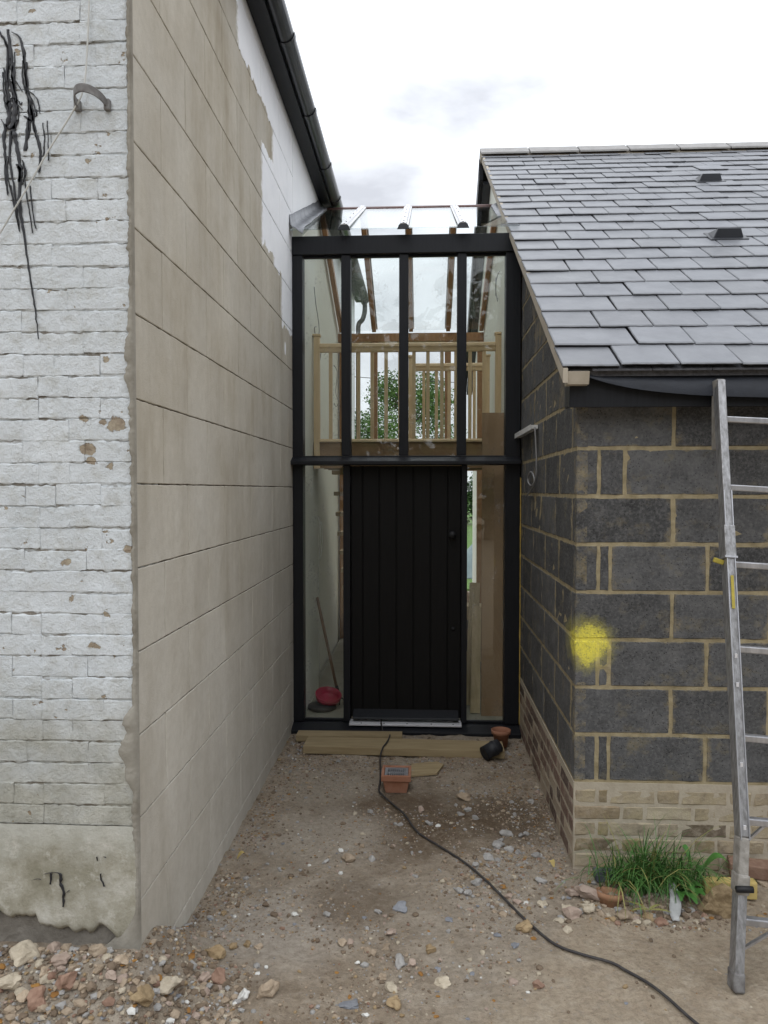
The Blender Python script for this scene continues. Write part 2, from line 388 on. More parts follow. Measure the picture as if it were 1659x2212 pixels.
    c = n.mix(n.ramp(n.noise(24, 7, .75, n.mapping((1, 1, 1), (9, 3, 1))), [(.52, 0.0), (.72, .6)]), c, (.38, .335, .275))
    M['dirt'] = n.done(c, .95, n.bump(h, 1.0, .02), .15)
    # glass
    def glass(name, tint, smear):
        n = N(name)
        n.t.nodes.remove(n.b)
        out = [q for q in n.t.nodes if q.type == 'OUTPUT_MATERIAL'][0]
        tr = n.new('ShaderNodeBsdfTransparent'); tr.inputs[0].default_value = (*tint, 1)
        gl = n.new('ShaderNodeBsdfGlossy'); gl.inputs['Roughness'].default_value = .015
        gl.inputs[0].default_value = (.95, .97, .97, 1)
        dt = n.new('ShaderNodeVectorMath'); dt.operation = 'DOT_PRODUCT'
        n.link(n.geo.outputs['Incoming'], dt.inputs[0]); n.link(n.geo.outputs['Normal'], dt.inputs[1])
        fres = n.math('MULTIPLY_ADD', n.math('POWER', n.math('SUBTRACT', 1.0, n.math('ABSOLUTE', dt.outputs['Value'])), 5.0), .955, .04)
        mx = n.new('ShaderNodeMixShader')
        n.link(fres, mx.inputs[0]); n.link(tr.outputs[0], mx.inputs[1]); n.link(gl.outputs[0], mx.inputs[2])
        res = mx.outputs[0]
        if smear:
            df = n.new('ShaderNodeBsdfDiffuse'); df.inputs[0].default_value = (.75, .75, .75, 1)
            a = n.ramp(n.noise(9, 3, .5, n.mapping((1.6, 1, .55), (.5, 0, 1.1))), [(.56, 0.0), (.68, 1.0)])
            b = n.ramp(n.noise(55, 4, .6), [(.5, 0.0), (.75, .55)])
            m2 = n.new('ShaderNodeMixShader')
            n.link(n.math('MULTIPLY_ADD', n.math('MULTIPLY', a, b), smear, .003), m2.inputs[0])
            n.link(res, m2.inputs[1]); n.link(df.outputs[0], m2.inputs[2])
            res = m2.outputs[0]
        n.link(res, out.inputs['Surface'])
        return n.m
    M['glass'] = glass('window_glass', (.965, .98, .97), .45)
    M['roofglass'] = glass('roof_glass', (.945, .96, .96), 0)
build_materials()

# ------------------------------------------------------------------ mesh helpers
class MB:
    def __init__(s): s.v = []; s.f = []; s.mi = []
    def add(s, vs, fs, mi=0):
        o = len(s.v); s.v += [tuple(q) for q in vs]
        for f in fs: s.f.append(tuple(o + i for i in f)); s.mi.append(mi)
        return s
    def box(s, x0, x1, y0, y1, z0, z1, mi=0):
        return s.add([(x0, y0, z0), (x1, y0, z0), (x1, y1, z0), (x0, y1, z0), (x0, y0, z1), (x1, y0, z1), (x1, y1, z1), (x0, y1, z1)],
                     [(0, 3, 2, 1), (4, 5, 6, 7), (0, 1, 5, 4), (1, 2, 6, 5), (2, 3, 7, 6), (3, 0, 4, 7)], mi)
    def prism(s, prof, axis, a, b, mi=0):
        """extrude a 2-D profile: axis X -> profile is (y,z); axis Y -> (x,z); axis Z -> (x,y)"""
        n = len(prof)
        def P(q, t): return (t, q[0], q[1]) if axis == 'X' else ((q[0], t, q[1]) if axis == 'Y' else (q[0], q[1], t))
        vs = [P(q, a) for q in prof] + [P(q, b) for q in prof]
        fs = [tuple(range(n))[::-1], tuple(range(n, 2 * n))] + [(i, (i + 1) % n, n + (i + 1) % n, n + i) for i in range(n)]
        return s.add(vs, fs, mi)
    def beam(s, p, q, w, h, up=(0, 0, 1), mi=0):
        """rectangular bar from p to q, w across, h along up"""
        p, q, up = Vector(p), Vector(q), Vector(up)
        d = (q - p).normalized(); sd = d.cross(up).normalized(); u = sd.cross(d)
        vs = []
        for c in (p, q):
            for a, b in ((-1, -1), (1, -1), (1, 1), (-1, 1)): vs.append(c + sd * (a * w / 2) + u * (b * h / 2))
        return s.add(vs, [(0, 1, 2, 3), (7, 6, 5, 4), (0, 4, 5, 1), (1, 5, 6, 2), (2, 6, 7, 3), (3, 7, 4, 0)], mi)
    def tube(s, path, r, n=8, mi=0):
        path = [Vector(q) for q in path]
        rs = r if isinstance(r, (list, tuple)) else [r] * len(path)
        rings = []
        prev = None
        for i, c in enumerate(path):
            d = (path[min(i + 1, len(path) - 1)] - path[max(i - 1, 0)]).normalized()
            if prev is None:
                a = d.cross(Vector((0, 0, 1)) if abs(d.z) < .9 else Vector((1, 0, 0))).normalized()
            else:
                a = (prev - d * prev.dot(d)).normalized()
            prev = a; b = d.cross(a)
            rings.append([c + (a * math.cos(t) + b * math.sin(t)) * rs[i] for t in [2 * math.pi * k / n for k in range(n)]])
        vs = [q for rg in rings for q in rg]; fs = []
        for i in range(len(rings) - 1):
            for k in range(n): fs.append((i * n + k, i * n + (k + 1) % n, (i + 1) * n + (k + 1) % n, (i + 1) * n + k))
        fs.append(tuple(range(n))[::-1]); fs.append(tuple((len(rings) - 1) * n + k for k in range(n)))
        return s.add(vs, fs, mi)
    def lathe(s, c, prof, n=24, mi=0):
        c = Vector(c); vs = []; fs = []
        for r, z in prof:
            for k in range(n):
                t = 2 * math.pi * k / n; vs.append((c.x + r * math.cos(t), c.y + r * math.sin(t), c.z + z))
        for i in range(len(prof) - 1):
            for k in range(n): fs.append((i * n + k, i * n + (k + 1) % n, (i + 1) * n + (k + 1) % n, (i + 1) * n + k))
        return s.add(vs, fs, mi)
    def mesh(s, name, mats, smooth=False):
        me = bpy.data.meshes.new(name)
        me.from_pydata(s.v, [], s.f)
        for m in (mats if isinstance(mats, (list, tuple)) else [mats]): me.materials.append(m)
        if any(s.mi): me.polygons.foreach_set('material_index', s.mi)
        if smooth: me.polygons.foreach_set('use_smooth', [True] * len(me.polygons))
        me.update()
        return me
    def build(s, name, mats, parent=None, smooth=False, bevel=0, loc=None):
        o = link(name, s.mesh(name, mats, smooth), parent, loc)
        if bevel:
            b = o.modifiers.new('bevel', 'BEVEL'); b.width = bevel; b.segments = 2; b.limit_method = 'ANGLE'
        return o
ROOTLOC = {}
def link(name, me, parent=None, loc=None, rotz=0):
    o = bpy.data.objects.new(name, me)
    COL.objects.link(o)
    if loc is not None: o.location = loc
    if rotz: o.rotation_euler = (0, 0, rotz)
    if parent is not None:
        o.parent = parent
        if parent.parent is None and parent.type == 'EMPTY':
            o.matrix_parent_inverse = Matrix.Translation(-Vector(parent.location))
    return o
def tag(o, label=None, cat=None, group=None, kind=None):
    if label: o['label'] = label
    if cat: o['category'] = cat
    if group: o['group'] = group
    if kind: o['kind'] = kind
    return o
def thing(name, loc, label, cat, group=None):
    o = bpy.data.objects.new(name, None)
    o.empty_display_size = .1
    COL.objects.link(o); o.location = loc
    return tag(o, label, cat, group)
def curve_path(pts, sub=6):
    """Catmull-Rom through points"""
    P = [Vector(p) for p in pts]; P = [P[0] * 2 - P[1]] + P + [P[-1] * 2 - P[-2]]
    out = []
    for i in range(1, len(P) - 2):
        for k in range(sub):
            t = k / sub; a, b, c, d = P[i - 1:i + 3]
            out.append(.5 * ((2 * b) + (c - a) * t + (2 * a - 5 * b + 4 * c - d) * t * t + (3 * b - a - 3 * c + d) * t ** 3))
    out.append(P[-2])
    return out
def nz(x, y, z=0.0): return mn.noise(Vector((x, y, z)))
_rb = {}
def rough_block(w, d, h, nx, nz_, edge, amp, seed, mat, smooth=False, vdrop=.8, ej=1.3):
    """block centred on x, bottom at z=0, front face at y=0 looking to -y, uneven face and softened arrises"""
    k = (round(w, 3), d, round(h, 3), nx, nz_, edge, amp, seed, mat.name, vdrop)
    if k in _rb: return _rb[k]
    mb = MB(); off = seed * 13.7
    us = [0, edge / w] + [i / nx for i in range(1, nx)] + [1 - edge / w, 1]
    ws = [0, edge / h] + [i / nz_ for i in range(1, nz_)] + [1 - edge / h, 1]
    nu, nw = len(us), len(ws); vs = []; fs = []
    for j, b in enumerate(ws):
        for i, a in enumerate(us):
            e = (i in (0, nu - 1)) or (j in (0, nw - 1))
            x = (a - .5) * w; z = b * h
            jx = nz(a * w * 30 + off, b * h * 30, 1.3) * amp * 1.3; jz = nz(a * w * 45 + off, b * h * 30 + off, 7.7) * amp * ej
            y = nz(x * 16 + off, z * 16, off) * amp * 1.4 + nz(x * 50 + off, z * 50, 2 + off) * amp * .5
            ez = j in (0, nw - 1)
            y += (edge * .8 if ez else edge * vdrop) if e else 0
            vs.append((x + (jx if e else 0), y, z + (jz if e else 0)))
    for j in range(nw - 1):
        for i in range(nu - 1): fs.append((j * nu + i, j * nu + i + 1, (j + 1) * nu + i + 1, (j + 1) * nu + i))
    ring = [i for i in range(nu)] + [j * nu + nu - 1 for j in range(1, nw)] + [(nw - 1) * nu + i for i in range(nu - 2, -1, -1)] + [j * nu for j in range(nw - 2, 0, -1)]
    o = len(vs)
    for r in ring: vs.append((vs[r][0], d, vs[r][2]))
    L = len(ring)
    for i in range(L): fs.append((ring[i], o + i, o + (i + 1) % L, ring[(i + 1) % L]))
    mb.add(vs, fs)
    me = mb.mesh('block', mat, smooth)
    _rb[k] = me
    return me

# ------------------------------------------------------------------ setting: ground, lawn
def gh(x, y):
    dx = max(0, x + 1.0); dy = max(0, 2.42 - y)
    v = .22 * math.exp(-(dx / .15) ** 2 - (dy / .2) ** 2) * (1 if y < 2.6 else math.exp(-((y - 2.6) / .25) ** 2))
    v += .03 * math.exp(-((x - 1.05) / .45) ** 2 - ((y - 3.38) / .18) ** 2)
    return v
def ghn(x, y):
    slab = max(0, min(1, (x - (y - 2.5) * .75 - .05) / .3))
    a = 1 - .75 * slab
    return gh(x, y) + a * (.018 * nz(x * 2.2, y * 2.2, 3) + .013 * nz(x * 8, y * 8, 5) + .010 * nz(x * 21, y * 21, 9))
xs = [-400, -120, -40, -14, -6, -3.5, -2.4] + [-1.9 + .024 * i for i in range(155)] + [2.0, 2.6, 3.6, 6, 14, 40, 120, 400]
ys = [-200, -60, -20, -6, -1, 1, 1.7] + [2.05 + .026 * i for i in range(138)] + [5.75, 6.4, 8, 10, 13, 20, 40, 90, 200, 600]
mb = MB()
mb.v = [(x, y, ghn(x, y) if (-2 < x < 2 and 2 < y < 5.7) else -.02) for y in ys for x in xs]
mb.f = [(j * len(xs) + i, j * len(xs) + i + 1, (j + 1) * len(xs) + i + 1, (j + 1) * len(xs) + i) for j in range(len(ys) - 1) for i in range(len(xs) - 1)]
mb.mi = [0] * len(mb.f)
tag(mb.build('ground', M['dirt'], smooth=True), kind='structure', label='bare dirt yard with pale dusty and damp brown patches')
tag(MB().box(-60, 60, 13.5, 300, -.018, .02).build('lawn', M['lawn']), kind='structure')
tag(MB().box(-.98, .70, 5.58, 8.9, -.015, .045).build('floor', M['screed']), kind='structure')

# ------------------------------------------------------------------ left house
WX, FY = -.975, 2.49           # rendered flank plane, white gable plane
EAVE = 4.50
house = thing('house', (-1.3, 2.6, 0), 'house with white painted brick gable end and beige rendered flank with black gutter', 'house')
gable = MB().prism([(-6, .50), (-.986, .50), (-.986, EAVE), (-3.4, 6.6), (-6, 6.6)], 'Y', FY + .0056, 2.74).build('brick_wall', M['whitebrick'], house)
gable['label'] = 'white painted brick gable wall with black bitumen runs'
brick_var = {}
COURSE = .0735
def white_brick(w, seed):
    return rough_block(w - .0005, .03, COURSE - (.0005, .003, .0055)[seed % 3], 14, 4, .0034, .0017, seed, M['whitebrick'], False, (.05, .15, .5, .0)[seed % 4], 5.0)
z0 = .640
far_bricks = MB()
rnd = random.Random(3)
for c in range(44):
    z = z0 + c * COURSE
    x = WX - .012
    pat = [.105, .215] if c % 2 else [.215, .105]
    if c % 5 == 2: pat = [.16, .215, .105]
    i = 0
    while x > -3.2:
        w = pat[i % len(pat)]; i += 1
        if rnd.random() < .12: w = .16
        me = white_brick(w, rnd.randrange(9))
        lo = Vector((x - w / 2, FY + rnd.uniform(-.001, .0025), z + .003 + rnd.uniform(-.003, .003)))
        if x > -1.62:
            link('brick', me, gable, lo)
        else:
            far_bricks.add([Vector(v.co) + lo for v in me.vertices], [tuple(p.vertices) for p in me.polygons])
        x -= w
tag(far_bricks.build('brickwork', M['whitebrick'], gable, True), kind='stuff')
# stained cement plinth with a broken lower edge
mb = MB(); nxp = 180; nzp = 22
vs = []
for j in range(nzp + 1):
    for i in range(nxp + 1):
        x = -3.2 + (3.2 + WX - .006) * i / nxp
        zb = .285 + .045 * nz(x * 7, 2.2) + .03 * nz(x * 24, 9) + .012 * nz(x * 70, 3) + (.045 if x < -1.33 else 0) - (.09 * max(0, (x + 1.1) / .12) if x > -1.1 else 0)
        z = zb + (.648 - zb) * j / nzp
        vs.append((x, FY - .006 + .003 * nz(x * 9, z * 9, 1) + .002 * nz(x * 40, z * 40, 4) + (.012 if j == 0 else 0), z))
fs = [(j * (nxp + 1) + i, j * (nxp + 1) + i + 1, (j + 1) * (nxp + 1) + i + 1, (j + 1) * (nxp + 1) + i) for j in range(nzp) for i in range(nxp)]
mb.add(vs, fs)
o0 = len(mb.v)
mb.add([(v[0], FY + .12, v[2] + .02) for v in vs[:nxp + 1]], [])
for i in range(nxp): mb.f.append((i, o0 + i, o0 + i + 1, i + 1)); mb.mi.append(0)
mb.build('plinth', M['plinthcement'], house, True)['label'] = 'stained crumbling cement plinth under the white bricks'
# earth face exposed under the undercut plinth
mb = MB(); vs = []
for j in range(9):
    for i in range(61):
        x = -3.2 + 2.205 * i / 60; z = .0 + .34 * j / 8
        vs.append((x, FY + .030 - .045 * (1 - j / 8) + .012 * nz(x * 12, z * 12, 8), z))
mb.add(vs, [(j * 61 + i, j * 61 + i + 1, (j + 1) * 61 + i + 1, (j + 1) * 61 + i) for j in range(8) for i in range(60)])
mb.box(-3.2, -1.002, FY + .07, FY + .27, -.1, .52)
mb.build('footing', M['footing'], house, False)
# cement of the flank lapping round the corner on to the bricks
prof = [(3.75, .016), (3.2, .018), (2.85, .02), (2.7, .022), (2.5, .018), (2.38, .026), (2.27, .044), (2.2, .036), (2.1, .03), (2.0, .022), (1.8, .02), (1.5, .018), (1.2, .02), (1.06, .024), (1.0, .075), (.94, .09), (.88, .07), (.82, .055), (.76, .035), (.66, .03), (.60, .02)]
def lap(z):
    for (za, a), (zb, b) in zip(prof, prof[1:]):
        if za >= z >= zb: return a + (b - a) * (za - z) / (za - zb)
    return prof[-1][1] if z < .6 else prof[0][1]
mb = MB(); n_ = 520; vs = []
for i in range(n_ + 1):
    z = .20 + (3.8 - .20) * i / n_
    e = lap(z) * (.75 + .5 * nz(z * 14, 8)) + .009 * nz(z * 25, 3) + .008 * nz(z * 60, 6) + .004 * nz(z * 150, 2)
    if z < .6: e = .012 + .14 * max(0, (.36 - z) / .16) ** 1.5
    vs += [(WX - max(.008, e), FY + .004, z), (WX - max(.006, e * .8), FY - .007 + .002 * nz(z * 30, 1), z), (WX + .002, FY - .008 + .0015 * nz(z * 22, 5), z), (WX + .003, FY + .012, z)]
mb.add(vs, [(4 * i + k, 4 * i + k + 1, 4 * i + 5 + k, 4 * i + 4 + k) for i in range(n_) for k in range(3)])
mb.build('corner_cement', M['corner_cement'], house, True)['label'] = 'ragged grey cement edge lapping the corner bricks'
MB().box(-1.0, WX - .005, FY + .005, FY + .258, -.1, .56).build('corner_core', M['corner_cement'], house)
# rendered flank: scored ashlar panels over a dirty joint line
flank = MB().box(-1.24, WX - .0065, FY + .26, 5.62, -.1, EAVE).build('rendered_wall', M['renderjoint'], house)
flank['label'] = 'beige cement render scored into blocks, upper far corner painted white'
JZ = [1.82 + .288 * k for k in range(-6, 10)]
rows = [(-.06, JZ[0])] + list(zip(JZ, JZ[1:])) + [(JZ[-1], EAVE)]
rnd = random.Random(5)
for r, (za, zb) in enumerate(rows):
    st = 2.775 if (r % 2 == 1) else 3.065
    joints = [FY + .001] + [q for q in [st + .575 * k for k in range(-1, 7)] if FY + .05 < q < 5.55] + [5.60]
    for a, b in zip(joints, joints[1:]):
        g = .0046
        me = rough_block(b - a - g, .012, zb - za - g, 14, 6, .0025, .0010, rnd.randrange(4), M['render'], False, .8, 2.6)
        link('render_block', me, flank, (WX, (a + b) / 2, za + g / 2), R(90))
# white painted wall above the glass roof and behind the link
MB().prism([(5.602, 3.77), (7.1, 4.48), (8.80, 3.75), (8.80, EAVE), (5.602, EAVE)], 'X', -1.2, WX).build('upper_wall', M['housewhite'], house)
MB().box(-1.24, WX, 8.802, 10.62, -.05, EAVE).build('rear_wall', M['housewhite'], house)
MB().prism([(6.55, 0), (8.80, 0), (8.80, 3.70), (7.1, 4.44), (6.55, 4.15)], 'X', -1.2, -1.0).build('plaster_wall', M['plaster'], house)
MB().prism([(5.66, 0), (6.548, 0), (6.548, 4.13), (5.66, 3.70)], 'X', -1.1, -.925).build('plaster_pier', M['plaster'], house)
# eaves
MB().box(-.972, -.885, 2.3, 10.75, 4.47, 4.485).build('soffit', M['black_timber'], house)
MB().box(-.885, -.865, 2.3, 10.75, 4.44, 4.64).build('fascia', M['black_timber'], house)
MB().prism([(-.86, 4.65), (-.90, 4.60), (-3.6, 6.7), (-3.6, 6.8)], 'Y', 2.3, 10.75).build('roof', M['slateedge'], house)
def gutter_prof(cx, cz, r, t=.004):
    a = [(cx + r * math.cos(R(q)), cz + r * math.sin(R(q))) for q in range(180, 361, 15)]
    b = [(cx + (r - t) * math.cos(R(q)), cz + (r - t) * math.sin(R(q))) for q in range(360, 179, -15)]
    return a + b
g1 = MB().prism(gutter_prof(-.832, 4.515, .058), 'Y', 2.3, 8.5).build('gutter', M['black_plastic'], house, False)
g1['label'] = 'black half round plastic gutter along the rendered flank'
for yb in (2.75, 3.62, 4.50, 5.38, 6.27, 6.98):
    MB().prism(gutter_prof(-.832, 4.515, .064, .005), 'Y', yb, yb + .045).build('gutter_bracket', M['black_plastic'], g1)
g2 = MB().prism(gutter_prof(-.836, 4.50, .062, .006), 'Y', 8.502, 10.72).build('gutter', M['oldgutter'], house)
g2['label'] = 'old lichen covered gutter seen through the glass'
dp = MB().tube(curve_path([(-.83, 10.60, 4.46), (-.83, 10.60, 4.32), (-.86, 10.60, 4.2), (-.915, 10.6, 4.13), (-.925, 10.6, 4.0)], 5) + [(-.925, 10.6, .05)], .034, 10).build('downpipe', M['oldgutter'], house, True)
for zc in (3.95, 2.2, .6):
    MB().tube([(-.925, 10.6, zc - .04), (-.925, 10.6, zc + .04)], .042, 10).build('pipe_collar', M['oldgutter'], dp, True)
# bitumen runs on the white bricks
def W(cx, cz): return (-1.421 + .000628 * cx, 3.432 - .00061 * cz)
drips = [([(45, 150), (60, 300), (70, 450), (75, 600), (65, 690), (80, 760), (100, 900), (95, 1100), (120, 1280), (140, 1450), (170, 1650), (190, 1840)], [10, 12, 14, 17, 22, 17, 15, 14, 8, 6, 5, 3]),
         ([(-8, 150), (40, 250), (35, 450), (45, 620), (15, 720), (20, 850), (30, 1050)], [9, 10, 13, 20, 14, 8, 4]),
         ([(70, 165), (105, 190), (130, 280), (145, 480), (165, 560), (150, 680), (130, 810)], [5, 9, 11, 12, 22, 18, 12]),
         ([(165, 560), (185, 700), (215, 800), (205, 930)], [10, 12, 10, 8]), ([(150, 480), (200, 530), (215, 610)], [5, 5, 3]),
         ([(55, 700), (45, 850), (65, 1000), (80, 1150), (95, 1250)], [12, 8, 7, 8, 4]), ([(120, 880), (130, 1000), (150, 1150), (165, 1260)], [5, 5, 4, 3]),
         ([(15, 380), (20, 520), (35, 600)], [4, 6, 6]), ([(125, 320), (122, 420), (140, 500)], [4, 6, 6]), ([(230, 660), (238, 760), (232, 840)], [3, 5, 4]),
         ([(75, 330), (62, 400), (80, 480), (90, 560)], [5, 9, 9, 5]), ([(20, 860), (18, 960), (35, 1040)], [5, 4, 3]),
         ([(20, 660), (60, 690), (95, 640)], [14, 20, 8]), ([(30, 560), (70, 520), (95, 590)], [10, 14, 8]), ([(130, 620), (170, 650), (180, 600)], [12, 16, 8]), ([(100, 540), (112, 560), (118, 545)], [4, 6, 4]), ([(85, 880), (105, 930), (95, 980)], [10, 17, 10]), ([(25, 440), (55, 430), (90, 470)], [7, 9, 6])]
def drip_mesh(paths):
    mb = MB()
    rd = random.Random(6); extra = []
    for pts, ws in paths:
        if len(pts) > 2:
            for _ in range(1):
                dx = rd.uniform(-26, 26); k0 = rd.randrange(0, len(pts) - 2); seg = pts[k0:k0 + rd.randrange(3, 6)]
                if len(seg) > 2: extra.append(([(p[0] + dx + rd.uniform(-9, 9), p[1] + rd.uniform(-30, 30)) for p in seg], [rd.uniform(2, 4.5) for _ in seg]))
    paths = [(p, [w * .72 for w in ws]) for p, ws in paths] + (extra if len(paths) > 9 else [])
    for pts, ws in paths:
        P = [Vector((*W(*p), 0)) for p in pts]; Q = curve_path([(p.x, p.y, 0) for p in P], 7)
        m = len(Q); vs = []
        for i, q in enumerate(Q):
            t = i / (m - 1) * (len(ws) - 1); k = min(int(t), len(ws) - 2); w = (ws[k] + (ws[k + 1] - ws[k]) * (t - k)) * .00055
            w *= 1.15 + .9 * nz(q.x * 90, q.y * 90, 3); w = max(w, .0012); j = .003 * nz(q.y * 60, q.x * 20, 8)
            yy = (FY - .0034) if q.y > .66 else FY - .0125
            vs += [(q.x - w + j, yy + .003, q.y), (q.x - w * .8 + j, yy - .0002, q.y), (q.x + w * .8 + j, yy - .0002, q.y), (q.x + w + j, yy + .003, q.y)]
        mb.add(vs, [(4 * i + k, 4 * i + 4 + k, 4 * i + 5 + k, 4 * i + 1 + k) for i in range(m - 1) for k in range(3)])
    return mb
tag(drip_mesh(drips).build('bitumen_run', M['bitumen'], gable, True), 'black bitumen dribbled down the white bricks')
# hollow W() for plinth marks: crop with the same scale, z origin shifted
def PL(x, z): return ((x + 1.421) / .000628, (3.432 - z) / .00061)
pl = [([PL(-1.300, .478), PL(-1.275, .484), PL(-1.252, .482), PL(-1.245, .474), PL(-1.246, .45), PL(-1.236, .42), PL(-1.236, .39), PL(-1.238, .365)], [4, 8, 8, 10, 11, 10, 10, 8]),
      ([PL(-1.281, .482), PL(-1.279, .465), PL(-1.280, .442)], [7, 7, 5]), ([PL(-1.104, .485), PL(-1.103, .465), PL(-1.095, .45), PL(-1.092, .44)], [4, 5, 6, 7]),
      ([PL(-1.34, .457), PL(-1.325, .46), PL(-1.315, .458)], [3, 5, 3]), ([PL(-1.115, .543), PL(-1.115, .528)], [5, 3]), ([PL(-1.09, .544), PL(-1.084, .54)], [7, 5]),
      ([PL(-1.225, .415), PL(-1.213, .424)], [3, 3])]
tag(drip_mesh(pl).build('bitumen_run', M['bitumen'], bpy.data.objects['plinth'], True), 'black tar dribble on the stained plinth')

# ------------------------------------------------------------------ right outbuilding
SX, RY = .715, 3.56
SL = .63; RB = 2.345
def roof_z(y): return RB + SL * (y - 3.40)
RIDGE_Y = 8.28
ob = thing('outbuilding', (1.5, 3.9, 0), 'grey concrete block outbuilding with new slate roof and stock brick plinth', 'outbuilding')
PT = .415                           # plinth top
back_y = 11.15
wallm = MB().box(SX + .003, 6.0, RY + .003, RY + .1, PT - .003, 2.20)
wallm.prism([(RY + .1, PT - .003), (5.62, PT - .003), (5.62, roof_z(5.62) - .12), (RY + .1, roof_z(RY + .1) - .12)], 'X', SX + .003, SX + .103)
wall = wallm.build('block_wall', M['mortar'], ob)
wall['label'] = 'dark concrete block walls with sandy mortar and a yellow spray mark at the corner'
MB().prism([(5.622, -.1), (back_y, -.1), (back_y, roof_z(2 * RIDGE_Y - 11.15) - .14), (RIDGE_Y, roof_z(RIDGE_Y) - .14), (5.622, roof_z(5.622) - .14)], 'X', SX + .01, SX + .11).build('gable_wall', M['plaster'], ob)
MB().prism([(6.552, 0), (8.80, 0), (8.80, 3.70), (7.1, 4.44), (6.552, 4.15)], 'X', .69, SX + .008).build('plaster_wall', M['plaster'], ob)
MB().prism([(5.66, 0), (6.55, 0), (6.55, 4.13), (5.66, 3.70)], 'X', .635, SX + .006).build('plaster_pier', M['plaster'], ob)
rnd = random.Random(11)
def cblock(length, height, side, a, z):
    """a = start along the wall"""
    g = .016
    if abs(a - (RY if side else SX)) < 1e-6: a -= g / 2; length += g / 2
    me = rough_block(length - g, .05, height - g, 8, 5, .004, .0030, rnd.randrange(3), M['block'])
    pr = rnd.uniform(-.0015, .002)
    if side: link('concrete_block', me, wall, (SX + pr, a + length / 2, z + g / 2), R(-90))
    else: link('concrete_block', me, wall, (a + length / 2, RY + pr, z + g / 2))
BC = .225
row = 0
z = PT + .004
while z < 3.9:
    even = row % 2 == 0
    if row < 8:
        if even:
            cblock(.105, BC, False, SX, z); cblock(.055 if row != 6 else .118, BC, False, SX + .105, z); a = SX + (.16 if row != 6 else .223)
        else: a = SX
        while a < 3.6: cblock(.447, BC, False, a, z); a += .447
    a = RY + (.0 if even else .105)
    if not even and z + BC < roof_z(RY) - .125: cblock(.105, BC, True, RY + .0, z)
    # side courses run until the verge cuts them
    while a < 5.58:
        L = min(.45, 5.58 - a)
        if L > .06:
            lim = lambda q: roof_z(q) - .125
            if z + BC < lim(a): cblock(L, BC, True, a, z)
            elif z < lim(a + L) - .01:
                y0_, y1_ = a + .005, a + L - .005; zb_, zt_ = z + .005, z + BC - .005
                pts = [(y1_, zb_), (y1_, min(zt_, lim(y1_)))]
                yc = (zt_ + .125 - RB) / SL + 3.40
                if y0_ < yc < y1_: pts.append((yc, zt_))
                if lim(y0_) > zb_: pts += [(y0_, min(zt_, lim(y0_))), (y0_, zb_)]
                else: pts.append(((zb_ + .125 - RB) / SL + 3.40, zb_))
                MB().prism(pts, 'X', SX, SX + .05).build('concrete_block', M['block'], wall)
        a += L
    z += BC; row += 1
# plinth of stock bricks
plinth = MB().box(SX - .002, 6.0, RY - .002, RY + .12, -.12, PT).prism([(RY + .12, -.12), (5.62, -.12), (5.62, PT), (RY + .12, PT)], 'X', SX - .002, SX + .12).build('brick_plinth', M['palemortar'], ob)
plinth['label'] = 'pale stock brick plinth with lime mortar below the blocks'
cz = PT - .028
rnd = random.Random(21)
for c in range(7):
    zb = cz - .077 * (c + 1)
    hh = .077 - .012
    x = SX - .001
    pat = [.108, .055, .222, .11] if c % 2 == 0 else [.222, .11]
    i = 0
    while x < 2.9:
        w = pat[i] if i < len(pat) else [.222, .112][i % 2]
        if rnd.random() < .1: w *= .9
        me = rough_block(w - .009, .04, hh + .002, 4, 3, .007, .0042, rnd.randrange(4), M['stock'])
        link('brick', me, plinth, (x + w / 2, RY - .005 + rnd.uniform(-.002, .002), zb + .006 + rnd.uniform(-.002, .002)))
        x += w; i += 1
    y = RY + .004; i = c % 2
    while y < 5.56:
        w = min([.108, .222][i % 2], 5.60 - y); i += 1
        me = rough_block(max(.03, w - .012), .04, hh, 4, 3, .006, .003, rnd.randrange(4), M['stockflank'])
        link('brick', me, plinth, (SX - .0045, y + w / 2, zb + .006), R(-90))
        y += w
